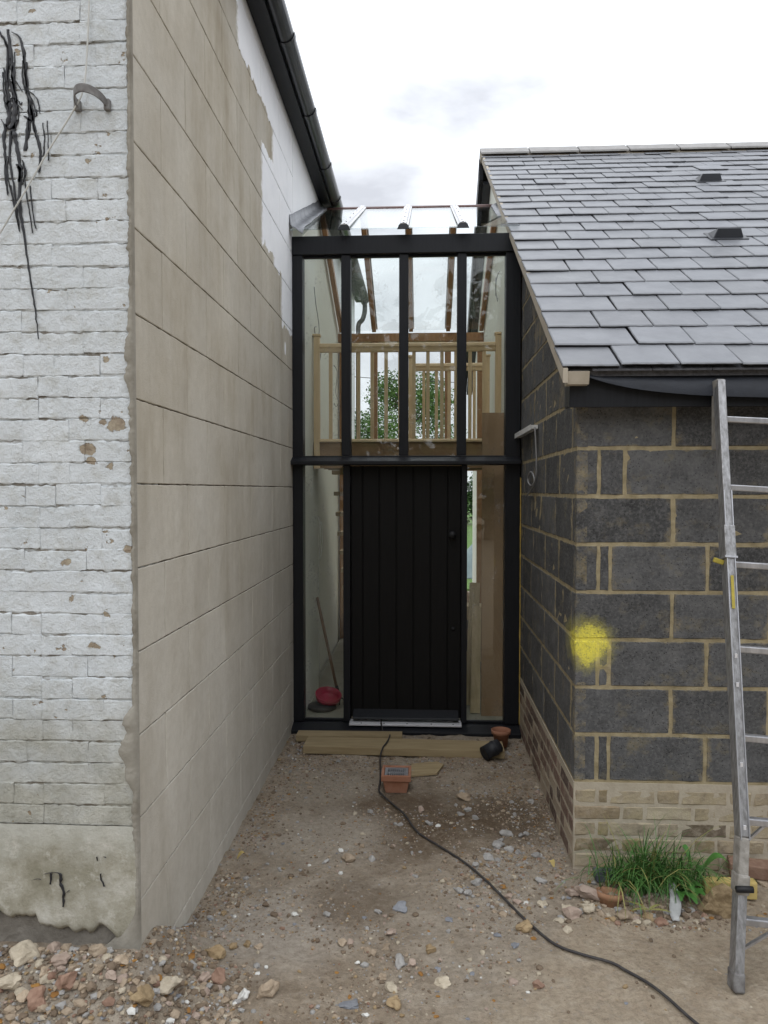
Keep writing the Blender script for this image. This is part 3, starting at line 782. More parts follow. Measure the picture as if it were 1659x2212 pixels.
# roof deck, slates, ridge, verge
roof = MB().prism([(3.42, roof_z(3.42) - .05), (RIDGE_Y, roof_z(RIDGE_Y) - .05), (11.3, roof_z(2 * RIDGE_Y - 11.3) - .05), (11.3, roof_z(2 * RIDGE_Y - 11.3) - .018), (RIDGE_Y, roof_z(RIDGE_Y) - .018), (3.42, roof_z(3.42) - .018)], 'X', .64, 6.0).build('roof', M['slateedge'], ob)
roof['label'] = 'blue grey slate roof in staggered courses'
ang = math.atan(SL)
GA = .2405; SW = .262; SLEN = .50
_sl = {}
def slate_mesh(w, seed):
    k = (round(w, 3), seed)
    if k in _sl: return _sl[k]
    mb = MB(); n_ = 12; t = .0085; off = seed * 7.3
    # outline: ragged bottom edge, x across, y up the slope
    bot = [(-w / 2 + w * i / n_, .0065 * nz(i * 1.7 + off, 1)) for i in range(n_ + 1)]
    lf = [(-w / 2 + .002 * nz(j * 1.3 + off, 5), SLEN * .5 * j / 4) for j in range(1, 4)]
    rt = [(w / 2 + .002 * nz(j * 1.3 + off, 9), SLEN * .5 * j / 4) for j in range(1, 4)]
    out = bot + rt + [(w / 2, SLEN * .5), (-w / 2, SLEN * .5)] + lf[::-1]
    m = len(out)
    cx = 0; vs = []
    inner = [(x * (.972 + .012 * nz(y * 40 + off, 2)), max(.006, y + (.007 + .006 * nz(x * 50 + off, 6) if y < .012 else 0))) for x, y in out]
    for x, y in inner: vs.append((x, y, t + .0006 * nz(x * 30 + off, y * 30)))
    for x, y in out: vs.append((x, y, t * .45))
    for x, y in out: vs.append((x, y, 0))
    fs = [tuple(range(m))]; mi = [0]
    for i in range(m):
        j = (i + 1) % m
        fs.append((i, m + i, m + j, j)); mi.append(0)
        fs.append((m + i, 2 * m + i, 2 * m + j, m + j)); mi.append(1)
    mb.v = vs; mb.f = fs; mb.mi = mi
    _sl[k] = mb.mesh('slate', [M['slate'], M['slateedge']])
    return _sl[k]
rnd = random.Random(31)
rest = MB()
nrow = int((RIDGE_Y - 3.40) * math.sqrt(1 + SL * SL) / GA)
E1 = Vector((0, math.cos(ang), math.sin(ang)))
def view_lim(y): return .455 * y + .16
for r in range(nrow + 1):
    s = r * GA - .02
    yb = 3.40 + s * math.cos(ang); zb = RB + s * math.sin(ang)
    x = .612; i = 0
    while x < 5.2:
        w = SW * (1.5 if (r % 2 == 1 and i == 0) else 1.0) * rnd.uniform(.985, 1.015); i += 1
        lift = rnd.uniform(0, .0015) + (.004 if rnd.random() < .04 else 0)
        tilt = R(2.6) + rnd.uniform(-.003, .004)
        me = slate_mesh(w - .006, rnd.randrange(6) if i > 1 or r % 2 == 0 else 6 + rnd.randrange(3))
        mat4 = Matrix.Translation((x + w / 2, yb + rnd.uniform(-.006, .006), zb + .012 + lift)) @ Matrix.Rotation(ang - tilt, 4, 'X') @ Matrix.Rotation(rnd.uniform(-.012, .012), 4, 'Z') @ Matrix.Rotation(rnd.uniform(-.012, .012), 4, 'Y')
        if x < view_lim(yb):
            o = link('slate', me, roof); o.matrix_local = mat4
        else:
            rest.add([mat4 @ v.co for v in me.vertices], [tuple(p.vertices) for p in me.polygons])
        x += w
tag(rest.build('slates', M['slate'], roof), kind='stuff')
# second layer at the eaves
for i in range(9):
    x = .62 + .13 + SW * i
    MB().prism([(3.395, RB - .017), (3.62, RB - .017 + .225 * SL), (3.62, RB - .009 + .225 * SL), (3.395, RB - .009)], 'X', x, x + SW - .004).build('undereaves_slate', M['slateedge'], roof)
for i in range(9):
    x0 = .605 + i * .52
    zr = roof_z(RIDGE_Y) + .065
    pr = [(RIDGE_Y - .17, zr - .125), (RIDGE_Y, zr - .012), (RIDGE_Y + .17, zr - .125), (RIDGE_Y + .17, zr - .105), (RIDGE_Y, zr + .012), (RIDGE_Y - .17, zr - .105)]
    MB().prism(pr, 'X', x0, x0 + .508).build('ridge_tile', M['ridge'], roof, bevel=.003)
    MB().prism([(RIDGE_Y - .165, zr - .15), (RIDGE_Y, zr - .03), (RIDGE_Y + .1, zr - .09), (RIDGE_Y + .1, zr - .15)], 'X', x0 + .004, x0 + .516).build('ridge_bedding', M['vergemortar'], roof)
def vent(x, y, w, h, lab):
    zb = roof_z(y)
    T = Matrix.Translation((x, y, zb + .018)) @ Matrix.Rotation(ang, 4, 'X')
    mb = MB()
    q = [(-w / 2, 0, 0), (w / 2, 0, 0), (w / 2, h * 1.9, 0), (-w / 2, h * 1.9, 0), (-w * .36, .030, .058), (w * .40, .030, .058), (w * .40, h * 1.7, .02), (-w * .36, h * 1.7, .02)]
    mb.add([T @ Vector(p) for p in q], [(0, 1, 5, 4), (1, 2, 6, 5), (2, 3, 7, 6), (3, 0, 4, 7), (4, 5, 6, 7)])
    fl = [(-w * .62, -.035, .0), (w * .62, -.035, .0), (w * .62, h * 2, .0), (-w * .62, h * 2, .0)]
    mb.add([T @ Vector((p[0], p[1], z_)) for z_ in (-.004, .004) for p in fl], [(3, 2, 1, 0), (4, 5, 6, 7), (0, 1, 5, 4), (1, 2, 6, 5), (2, 3, 7, 6), (3, 0, 4, 7)])
    o = mb.build('roof_vent', M['black_plastic'], roof, bevel=.004); o['label'] = lab
vent(2.51, 6.80, .20, .07, 'upper black plastic roof vent on slates')
vent(2.03, 5.17, .20, .07, 'lower black plastic roof vent on slates')
MB().prism([(3.385, RB - .07), (RIDGE_Y - .02, roof_z(RIDGE_Y) - .075), (RIDGE_Y - .02, roof_z(RIDGE_Y) + .006), (3.385, RB - .008)], 'X', .618, .6395).build('verge_board', M['vergemortar'], ob)
MB().prism([(3.40, RB - .075), (3.47, RB - .075), (3.47, RB), (3.385, RB - .02)], 'X', .6405, .735).build('verge_end', M['vergemortar'], ob)
MB().box(.66, 6.0, 3.455, 3.475, 2.175, 2.360).build('fascia', M['black_timber'], ob)['label'] = 'black fascia board under the eaves'
MB().prism([(3.4755, 2.18), (3.57, 2.18), (3.57, 2.38), (3.4755, 2.345)], 'X', .66, .675).build('soffit_end', M['black_timber'], ob)
MB().box(.676, 6.0, 3.476, 3.556, 2.190, 2.205).build('soffit', M['black_timber'], ob)
# felt sagging out from under the slates
mb = MB(); m = 70; vs = []
for i in range(m + 1):
    x = .70 + 5.2 * (i / m) ** 1.6
    dz = .018 + .115 * (1 - math.exp(-(x - .70) / .28))
    for k in range(7):
        t = k / 6
        vs.append((x, 3.452 - .028 * math.sin(t * 1.9) - .012 * t + .004 * nz(x * 5, t * 3), RB - .010 - dz * t))
mb.add(vs, [(7 * i + k, 7 * i + 7 + k, 7 * i + 8 + k, 7 * i + 1 + k) for i in range(m) for k in range(6)])
mb.build('eaves_felt', M['felt'], ob, True)['label'] = 'black roofing felt sagging over the fascia'
# rear slope verge
MB().prism([(RIDGE_Y, roof_z(RIDGE_Y) - .04), (11.3, roof_z(2 * RIDGE_Y - 11.3) - .04), (11.3, roof_z(2 * RIDGE_Y - 11.3) - .26), (RIDGE_Y, roof_z(RIDGE_Y) - .26)], 'X', .595, .6385).build('bargeboard', M['black_timber'], ob)
MB().prism([(RIDGE_Y + .02, roof_z(RIDGE_Y) - .30), (RIDGE_Y + .02, roof_z(RIDGE_Y) - .27), (11.3, roof_z(2 * RIDGE_Y - 11.3) - .27), (11.3, roof_z(2 * RIDGE_Y - 11.3) - .30)], 'X', .64, .724).build('soffit', M['black_plastic'], ob)

# ------------------------------------------------------------------ glazed link
LY = 5.55
gl = thing('glazed_link', (-.13, 5.6, 0), 'black framed glazed link with plank door and glass roof between the two buildings', 'glazed link')
BT = M['black_timber']
D0, D1 = LY, LY + .11
def bar(name, x0, x1, z0_, z1, y0=D0, y1=D1, mat=BT, parent=gl, bevel=.004):
    return MB().box(x0, x1, y0, y1, z0_, z1).build(name, mat, parent, bevel=bevel)
bar('post', -.974, -.897, .06, 3.53); bar('post', .598, .708, .06, 3.53)
for a, b in ((-.610, -.541), (-.182, -.114), (.245, .313)): bar('mullion', a, b, 2.055, 3.53, D0 + .004, D1 - .004)
bar('head_beam', -.972, .66, 3.531, 3.665, D0 - .012, D1)
bar('head_bead', -.89, .59, 3.515, 3.530, D0 + .03, D0 + .055)
bar('transom', -.9, .6, 1.982, 2.052, D0 - .004, D1 - .006)
MB().prism([(D0 - .085, 1.985), (D0 - .085, 2.01), (D0 - .006, 2.042), (D0 - .006, 1.985)], 'X', -.978, .708).build('drip_moulding', BT, gl, bevel=.003)
MB().prism([(D0 - .10, -.022), (D0 - .10, .022), (D0 + .0, .054), (D1, .058), (D1, -.022)], 'X', -.985, .712).build('sill', BT, gl, bevel=.004)
bar('door_post', -.598, -.546, .06, 1.981, D0 + .003, D1 - .002); bar('door_post', .280, .322, .06, 1.981, D0 + .003, D1 - .002)
G = M['glass']
def pane(x0, x1, z0_, z1):
    p = MB().box(x0, x1, D0 + .062, D0 + .070, z0_, z1).build('pane', G, gl)
    return p
for a, b in ((-.897, -.610), (-.541, -.182), (-.114, .245), (.313, .598)): pane(a - .004, b + .004, 2.048, 3.535)
for a, b in ((-.897, -.598), (.322, .598)):
    pane(a - .004, b + .004, .056, 1.985)
    bar('glazing_bead', a, b, .0585, .075, D0 + .035, D0 + .060)
# door
door = MB().box(-.545, .279, D0 + .058, D0 + .085, .085, 1.978).build('door', M['black_door'], gl)
door['label'] = 'black vertical plank door with round iron knob'
ed = [-.544, -.455, -.330, -.203, -.075, .053, .180, .278]
for a, b in zip(ed, ed[1:]): MB().box(a + .003, b - .003, D0 + .045, D0 + .058, .095, 1.975).build('plank', M['black_door'], door, bevel=.004)
MB().lathe((0, 0, 0), [(.0, .0), (.026, .0), (.027, .006), (.012, .012), (.012, .03), (.027, .038), (.030, .05), (.022, .062), (0, .066)], 20).build('knob', M['knot'], door, True, loc=(.213, D0 + .045, 1.465)).rotation_euler = (R(90), 0, 0)
MB().lathe((0, 0, 0), [(.0, .0), (.016, .0), (.016, .006), (0, .008)], 16).build('lock', M['knot'], door, True, loc=(.222, D0 + .045, .76)).rotation_euler = (R(90), 0, 0)
MB().prism([(D0 - .035, .092), (D0 - .03, .106), (D0 + .044, .150), (D0 + .044, .092)], 'X', -.525, .262).build('weatherboard', M['black_timber'], door, bevel=.003)
th = MB().prism([(D0 - .06, .052), (D0 - .06, .066), (D0 - .03, .0715), (D0 + .04, .0725), (D0 + .04, .06)], 'X', -.549, .283).build('threshold', M['whitemetal'], gl, bevel=.002)
th['label'] = 'bright metal door threshold strip'
for x in (-.46, -.29, -.12, .06, .22): MB().lathe((x, D0 - .046, .0675), [(.006, 0), (.005, .003), (0, .004)], 10).build('screw', M['knot'], th, True)
# glass roof
RZ0, RZ1, RYm = 3.685, 4.435, 7.1
rs = (RZ1 - RZ0) / (RYm - 5.47)
MX = [-.975, -.5755, -.148, .279, .69]
for i in range(4):
    a, b = MX[i] + .003, MX[i + 1] - .003
    for y0, y1, za, zb in ((5.47, RYm - .02, RZ0, RZ1 - .01), (RYm + .02, 8.82, RZ1 - .01, 3.66)):
        MB().prism([(y0, za), (y1, zb), (y1, zb + .008), (y0, za + .008)], 'X', a, b).build('roof_pane', M['roofglass'], gl)
for i, x in enumerate(MX):
    inner = 0 < i < 4
    for y0, y1, za, zb in ((5.60, RYm, RZ0 + .06, RZ1 - .005), (RYm, 8.74, RZ1 - .005, 3.70)):
        xw = x if inner else (x + .02 if i == 0 else x - .03)
        if y1 == RYm: continue
        MB().beam((xw, y0, za - .045), (xw, y1, zb - .045), .046, .07).build('rafter', M['redwood'], gl)
    if inner:
        for y0, y1, za, zb in ((5.455, RYm - .01, RZ0 + .012, RZ1 + .004), (RYm + .01, 8.82, RZ1 + .004, 3.675)):
            d = Vector((0, y1 - y0, zb - za)).normalized(); u = Vector((0, -d.z, d.y)); mb = MB()
            prof2 = [(-.036, 0), (-.036, .006), (-.026, .010), (-.020, .022), (.020, .022), (.026, .010), (.036, .006), (.036, 0)]
            vs = [Vector((x + p[0], yy, zz)) + u * p[1] for yy, zz in ((y0, za), (y1, zb)) for p in prof2]
            k = len(prof2)
            mb.add(vs, [tuple(range(k))[::-1], tuple(range(k, 2 * k))] + [(q, (q + 1) % k, k + (q + 1) % k, k + q) for q in range(k)])
            gb = mb.build('glazing_bar', M['barwhite'], gl)
            if y0 < 6:
                for q in range(5):
                    c = Vector((x, y0 + .15 + q * .3, za + (.15 + q * .3) * rs)) + u * .022
                    MB().lathe(c, [(.0045, 0), (.004, .003), (0, .004)], 8).build('screw', M['knot'], gb)
                MB().prism([(x - .045, RZ0 - .01), (x - .03, RZ0 + .022), (x, RZ0 + .038), (x + .03, RZ0 + .022), (x + .045, RZ0 - .01)], 'Y', 5.448, 5.456).build('bar_end_cap', M['black_plastic'], gb)
MB().prism([(RYm - .03, RZ1 + .0), (RYm, RZ1 + .020), (RYm + .03, RZ1 + .0), (RYm + .03, RZ1 - .008), (RYm - .03, RZ1 - .008)], 'X', -.97, .70).build('ridge_bar', M['ridgebar'], gl)
# lead flashings against both buildings
def flashing(x0, dirx, y0, y1, lab, hgt=.115):
    mb = MB(); m = 40; vs = []
    for i in range(m + 1):
        t = i / m; y = y0 + (y1 - y0) * t; zr = RZ0 + (y - 5.47) * rs
        w = .10 + .02 * nz(y * 4, 1) - .03 * t
        up = hgt + .008 * nz(y * 6, 7) - .02 * t
        dr = .035 * math.exp(-(y - y0) / .05)
        for px, pz in ((0.004, up), (.008, up * .5), (.016, .035), (.045, .020 + .004 * nz(y * 9, 4)), (w, .012 + .004 * nz(y * 11, 2) - dr)):
            vs.append((x0 + dirx * px, y, zr + pz))
    mb.add(vs, [(5 * i + k, 5 * i + 5 + k, 5 * i + 6 + k, 5 * i + 1 + k) if dirx > 0 else (5 * i + 1 + k, 5 * i + 6 + k, 5 * i + 5 + k, 5 * i + k) for i in range(m) for k in range(4)])
    o = mb.build('flashing', M['lead'], gl, True); o['label'] = lab
    sd = o.modifiers.new('thick', 'SOLIDIFY'); sd.thickness = .003
flashing(WX, 1, 5.43, 7.08, 'dressed lead flashing where the glass roof meets the rendered wall')
flashing(.69, -1, 6.15, 7.08, 'lead flashing beside the slate verge', .045)
# lead skirt under the sill
mb = MB(); m = 80; vs = []
for i in range(m + 1):
    x = -.985 + 1.69 * i / m
    sag = .012 * nz(x * 5, 2) + .006 * nz(x * 15, 3)
    for k in range(6):
        t = k / 5
        vs.append((x, D0 - .085 - .075 * t + .012 * nz(x * 7, t * 2), -.022 - .035 * t + sag * t + .006 * nz(x * 20, t * 4, 5) * t))
mb.add(vs, [(6 * i + k, 6 * i + 1 + k, 6 * i + 7 + k, 6 * i + 6 + k) for i in range(m) for k in range(5)])
sk = mb.build('sill_flashing', M['lead'], gl, True); sk['label'] = 'crumpled lead skirt below the sill'
sd = sk.modifiers.new('thick', 'SOLIDIFY'); sd.thickness = .003
# foam line at the right jamb
MB().tube([(.711, D0 - .004 + .004 * nz(q * .3, 1), .06 + q * .03) for q in range(62)], [.004 + .004 * abs(nz(q * .8, 5)) for q in range(62)], 6).build('foam_joint', M['foam'], gl, True)
# rear screen
for x in (-.5755, .279): MB().box(x - .035, x + .035, 8.76, 8.85, .05, 3.52).build('rear_post', M['redwood'], gl)
MB().box(.62, .69, 8.76, 8.85, .05, 3.52).build('rear_post', M['redwood'], gl)
MB().box(-.985, -.93, 8.76, 8.85, .05, 3.52).build('rear_post', M['redwood'], gl)
MB().box(-.998, .688, 8.75, 8.86, 3.522, 3.615).build('rear_plate', M['redwood'], gl)
MB().box(-.93, .62, 8.77, 8.84, 2.02, 2.12).build('rear_transom', M['redwood'], gl)

# ------------------------------------------------------------------ inside the link
ld = thing('landing', (-.1, 6.7, 2.1), 'upstairs timber landing with brown fascia board behind the glass', 'landing')
MB().box(-.92, .63, 6.24, 6.262, 1.98, 2.195).build('fascia_board', M['sheathing'], ld)
MB().box(-.92, .63, 6.263, 7.30, 2.13, 2.17).build('floor_deck', M['sheathing'], ld)
for q in range(4): MB().box(-.92, .63, 6.30 + q * .3, 6.345 + q * .3, 1.99, 2.129).build('joist', M['plank'], ld)
def balustrade(name, y, x0, x1, zb, zt, n_, lab, newels=(True, True)):
    t = thing(name, ((x0 + x1) / 2, y, zb), lab, 'balustrade')
    for k, x in enumerate((x0, x1)):
        if newels[k]:
            nw = MB().box(x - .025, x + .025, y - .025, y + .025, zb - .22, zt + .055).build('newel_post', M['pine'], t, bevel=.003)
            MB().box(x - .033, x + .033, y - .033, y + .033, zt + .056, zt + .078).build('newel_cap', M['pine'], nw, bevel=.006)
    hr = [(y - .022, zt - .072), (y + .022, zt - .072), (y + .026, zt - .045), (y + .034, zt - .030), (y + .030, zt - .008), (y + .014, zt), (y - .014, zt), (y - .030, zt - .008), (y - .034, zt - .030), (y - .026, zt - .045)]
    MB().prism(hr, 'X', x0 + .026, x1 - .026).build('handrail', M['pine_h'], t)
    MB().prism([(y - .03, zb), (y + .03, zb), (y + .03, zb + .012), (y + .018, zb + .026), (y - .018, zb + .026), (y - .03, zb + .012)], 'X', x0 + .026, x1 - .026).build('base_rail', M['pine_h'], t)
    for k in range(n_):
        x = x0 + (x1 - x0) * (k + 1) / (n_ + 1)
        MB().box(x - .0145, x + .0145, y - .0145, y + .0145, zb + .02, zt - .07).build('baluster', M['pine'], t, bevel=.002)
    return t
balustrade('balustrade', 6.25, -.890, .612, 2.197, 3.015, 12, 'long pale pine balustrade at the front edge of the landing')
balustrade('balustrade', 7.27, -.120, .605, 2.175, 3.015, 5, 'shorter pine balustrade further back on the landing')
st = thing('stair', (-.55, 8, .05), 'open timber stair behind the left side light', 'stair')
for k in range(9):
    MB().box(-.90, -.20, 7.33 + .155 * k, 7.56 + .155 * k, 1.95 - .21 * k, 1.99 - .21 * k).build('tread', M['offcut'], st)
for x in (-.17,): MB().beam((x, 7.33, 1.98), (x, 8.72, .10), .035, .22).build('stringer', M['sheathing'], st)
# brown sheet standing inside the right side light
tag(MB().box(.448, .632, 5.80, 5.812, .046, 2.39).build('board_sheet', M['ply']), 'tall brown hardboard sheet standing inside the right side light', 'board')
def leaning(name, p, q, w, t, mat, lab, grp=None, cat='plank'):
    o = MB().beam(p, q, w, t, up=(0, 1, .2)).build(name, mat, bevel=.002)
    return tag(o, lab, cat, grp)
leaning('plank', (.405, 5.86, .05), (.425, 6.02, .86), .075, .022, M['plank_v'], 'wide pale plank leaning at the front inside the right side light')
leaning('plank', (.470, 5.835, .05), (.478, 5.93, .84), .030, .022, M['plank_v'], 'narrow pale batten leaning beside the wide plank inside right side light')
leaning('plank', (.385, 6.08, .05), (.43, 6.30, 1.02), .085, .03, M['plank_v'], 'taller plank leaning behind the wide plank inside right side light')
rnd = random.Random(41)
for k, (x, y, z, L, w, h, rz, mt, lab) in enumerate([
        (.50, 7.3, .045, .7, .35, .10, 8, 'darkslab', 'dark slab at the bottom of the stacked building scraps'), (.50, 7.32, .147, .5, .3, .09, -6, 'offcut', 'timber offcut on the dark bottom slab'),
        (.52, 7.35, .239, .6, .28, .10, 4, 'darkslab', 'second dark slab in the stacked building scraps'), (.50, 7.38, .341, .5, .25, .11, -3, 'clay', 'brown block in the middle of the stacked scraps'),
        (.52, 7.40, .453, .55, .26, .08, 10, 'darkslab', 'topmost dark slab in the stacked building scraps'), (.48, 7.42, .535, .4, .2, .13, -12, 'offcut', 'pale timber box on top of the scraps')]):
    mb = MB().box(-w / 2, w / 2, -.12, .12, 0, h)
    o = mb.build('building_scrap', M[mt], loc=(x, y, z), bevel=.004); o.rotation_euler = (0, 0, R(rz))
    tag(o, lab, 'scrap', 'building scraps stacked inside the link')
mb = MB(); vs = []
for j in range(15):
    for i in range(15):
        x = .1 + .56 * i / 14; y = 8.92 + 1.4 * j / 14
        vs.append((x, y, .02 + .55 * math.sin(math.pi * j / 14) * (.7 + .3 * math.sin(math.pi * i / 14)) + .05 * nz(x * 9, y * 9)))
mb.add(vs, [(15 * j + i, 15 * j + i + 1, 15 * j + i + 16, 15 * j + i + 15) for j in range(14) for i in range(14)])
tag(mb.build('earth_heap', M['clay'], smooth=True), 'brown heap of dug earth behind the link', 'earth heap')
mb = MB(); vs = []
for j in range(13):
    for i in range(13):
        x = .2 + 2.2 * i / 12; y = 15 + 1.2 * j / 12; f = 1 - abs(i - 6) / 6
        vs.append((x, y, .02 + 1.0 * max(0, f) ** 1.4 * math.sin(math.pi * j / 12) + .06 * nz(x * 4, y * 5)))
mb.add(vs, [(13 * j + i, 13 * j + i + 1, 13 * j + i + 14, 13 * j + i + 13) for j in range(12) for i in range(12)])
tag(mb.build('tarpaulin', M['tarp'], smooth=True), 'blue grey tarpaulin heaped on the lawn beyond the link', 'tarpaulin')
# tool, basin, disc in the left side light
tl = thing('garden_tool', (-.73, 6.25, .05), 'long wooden handled tool leaning inside the left side light', 'tool')
MB().tube([(-.915, 6.40, .87), (-.72, 6.16, .16)], .0125, 10).build('handle', M['handle'], tl, True)
MB().tube(curve_path([(-.72, 6.16, .17), (-.705, 6.14, .11), (-.70, 6.12, .07)], 4), .014, 8).build('socket', M['knot'], tl, True)
for dx in (-.055, -.02, .02, .055):
    MB().tube(curve_path([(-.70, 6.12, .085), (-.70 + dx * .8, 6.09, .08), (-.70 + dx, 6.02, .055)], 4), .005, 6).build('tine', M['knot'], tl, True)
bs = MB().lathe((0, 0, 0), [(.0, .0), (.075, .0), (.09, .02), (.10, .06), (.107, .062), (.095, .012), (0, .008)], 28).build('basin', M['redplastic'], smooth=True, loc=(-.77, 5.97, .10))
bs.rotation_euler = (R(18), R(10), 0)
tag(bs, 'shallow red plastic basin tipped up on the grey disc', 'basin')
tag(MB().lathe((-.81, 5.92, .046), [(.0, .0), (.10, .0), (.115, .012), (.11, .035), (.06, .045), (0, .045)], 28).build('disc', M['darkplastic'], smooth=True), 'dark grey round disc on the floor inside left side light', 'disc')
def cable(name, pts, r, mat, lab, cat='cable', sub=6):
    return tag(MB().tube(curve_path(pts, sub), r, 6).build(name, mat, smooth=True), lab, cat)
cable('cable', [(-.918, 6.30, 3.50), (-.905, 6.3, 3.36), (-.90, 6.42, 3.24), (-.90, 6.46, 3.15), (-.91, 6.40, 3.09), (-.91, 6.3, 3.10), (-.905, 6.22, 3.14), (-.90, 6.28, 3.165)], .004, M['greycable'], 'curling grey cable on the upper left plaster wall')
cable('cable', [(-.995, 7.2, 3.16), (-.97, 7.1, 3.12), (-.97, 7.0, 3.0), (-.97, 6.9, 2.97)], .004, M['greycable'], 'short grey cable end behind the left newel post')
cable('cable', [(-.995, 8.3, 3.18), (-.96, 8.3, 3.12), (-.95, 8.2, 3.0), (-.96, 8.2, 2.86), (-.93, 8.2, 2.76), (-.97, 8.3, 2.72), (-.99, 8.3, 2.76)], .004, M['greycable'], 'grey cable loop further along the left plaster wall')
cable('cable', [(.632, 6.35, 3.62), (.61, 6.3, 3.58), (.60, 6.33, 3.52), (.605, 6.42, 3.44), (.61, 6.46, 3.50), (.605, 6.42, 3.57), (.60, 6.34, 3.55), (.60, 6.36, 3.46), (.61, 6.3, 3.36)], .004, M['greycable'], 'knotted grey cable on the upper right plaster wall')
cable('cable', [(.67, 8.0, 3.32), (.64, 7.9, 3.26), (.62, 7.9, 3.2), (.64, 8.0, 3.15), (.66, 8.1, 3.2)], .005, M['whitewire'], 'pale cable loop near the right rafter')
cable('cable', [(-.922, 6.52, 1.56), (-.90, 6.5, 1.50), (-.89, 6.46, 1.40), (-.905, 6.5, 1.28), (-.90, 6.48, 1.20), (-.885, 6.5, 1.28), (-.88, 6.5, 1.42), (-.89, 6.5, 1.52), (-.91, 6.5, 1.45), (-.915, 6.52, 1.2), (-.915, 6.5, .9), (-.90, 6.48, .74), (-.91, 6.5, .66), (-.915, 6.5, .5), (-.91, 6.5, .2)], .003, M['whitewire'], 'bunched white cable hanging inside the left side light')

# ------------------------------------------------------------------ tree, hedge, wire beyond
def leaf_cloud(mb, c, rad, n_, size, rnd, mi=0, inner=.35):
    c = Vector(c)
    for _ in range(n_):
        d = Vector((rnd.gauss(0, 1), rnd.gauss(0, 1), rnd.gauss(0, 1))).normalized()
        t = inner + (1 - inner) * rnd.random() ** .6
        p = c + Vector((d.x * rad[0], d.y * rad[1], d.z * rad[2])) * t * (1 + .35 * nz(d.x * 2.5 + c.x, d.y * 2.5, d.z * 2.5))
        a = Vector((rnd.gauss(0, 1), rnd.gauss(0, 1), rnd.gauss(0, .6))).normalized()
        b = a.cross(Vector((rnd.gauss(0, 1), rnd.gauss(0, 1), rnd.gauss(0, 1)))).normalized()
        s = size * rnd.uniform(.6, 1.3)
        mb.add([p - a * s, p - b * s * .55, p + a * s, p + b * s * .55], [(0, 1, 2, 3)], mi)
def make_tree(name, x, y, h, rad, lab, seed, n_leaf=16000):
    rnd = random.Random(seed)
    t = thing(name, (x, y, 0), lab, 'tree')
    MB().tube([(x, y, -.1), (x + .08, y, h * .3), (x - .05, y, h * .55), (x, y, h * .85)], [.20, .15, .10, .03], 8).build('trunk', M['bark'], t, True)
    cl = []
    mbb = MB()
    for k in range(26):
        a = rnd.uniform(0, 6.28); zz = h * rnd.uniform(.32, .95); rr = rad * math.sqrt(max(.1, 1 - ((zz / h - .55) / .5) ** 2)) * rnd.uniform(.35, .95)
        e = (x + math.cos(a) * rr, y + math.sin(a) * rr, zz)
        s0 = (x, y, zz - rr * .7)
        mbb.tube([s0, ((s0[0] + e[0]) / 2, (s0[1] + e[1]) / 2, (s0[2] + e[2]) / 2 + .1), e], [.05, .03, .012], 5)
        cl.append(e)
    mbb.build('branches', M['bark'], t, True)['kind'] = 'stuff'
    mb = MB()
    for e in cl: leaf_cloud(mb, e, (rad * .40, rad * .40, rad * .34), n_leaf // 26, .058, rnd)
    tag(mb.build('crown', M['tree_leaf'], t), kind='stuff')
make_tree('tree', -.75, 30, 6.4, 2.1, 'leafy green tree seen through the glass behind the balusters', 2)
rnd = random.Random(9)
for k, (x, y, r, hh) in enumerate([(-1.6, 37, 1.5, 2.2), (.9, 38, 1.7, 2.6), (3.3, 39, 1.8, 2.7)]):
    t = thing('shrub', (x, y, 0), ['dark green shrub left behind the tree', 'dark green shrub right behind the tree', 'dark green shrub furthest right beyond the lawn'][k], 'shrub', 'dark shrubs along the far side of the lawn')
    MB().tube([(x, y, -.1), (x, y, hh * .6)], [.08, .03], 6).build('trunk', M['bark'], t)
    mb = MB(); leaf_cloud(mb, (x, y, hh * .5), (r, r * .6, hh * .55), 1500, .13, rnd, 0, .2)
    tag(mb.build('crown', M['hedge_leaf'], t), kind='stuff')
cable('overhead_wire', [(-8, 26, 6.3), (-3, 25, 5.62), (1, 25, 5.35), (6, 25, 5.3), (12, 25, 5.5)], .012, M['darkcable'], 'thin overhead wire crossing the sky behind the tree', 'wire')

rnd = random.Random(19)  # unseen trees added behind the camera to darken glass reflections and the white gable
for k, (x, y, r, hh, lab) in enumerate([(-9.5, -15, 3.6, 8.5, 'leftmost unseen tree added behind the viewer to darken reflections'), (-3.6, -17, 3.8, 9.5, 'second unseen tree added behind the viewer to darken reflections'), (2.4, -16, 3.6, 9.0, 'middle unseen tree added behind the viewer to darken reflections'), (8.4, -17, 3.9, 9.5, 'fourth unseen tree added behind the viewer to darken reflections'), (14.5, -15, 3.5, 8.5, 'rightmost unseen tree added behind the viewer to darken reflections')]):
    t = thing('tree', (x, y, 0), lab, 'tree', 'unseen trees added behind the viewer to darken reflections')
    MB().tube([(x, y, -.1), (x + .1, y, hh * .35), (x, y, hh * .7)], [.24, .17, .06], 8).build('trunk', M['bark'], t, True)
    mb = MB(); leaf_cloud(mb, (x, y, hh * .56), (r, r * .7, hh * .46), 2600, .33, rnd, 0, .15)
    tag(mb.build('crown', M['hedge_leaf'], t), kind='stuff')

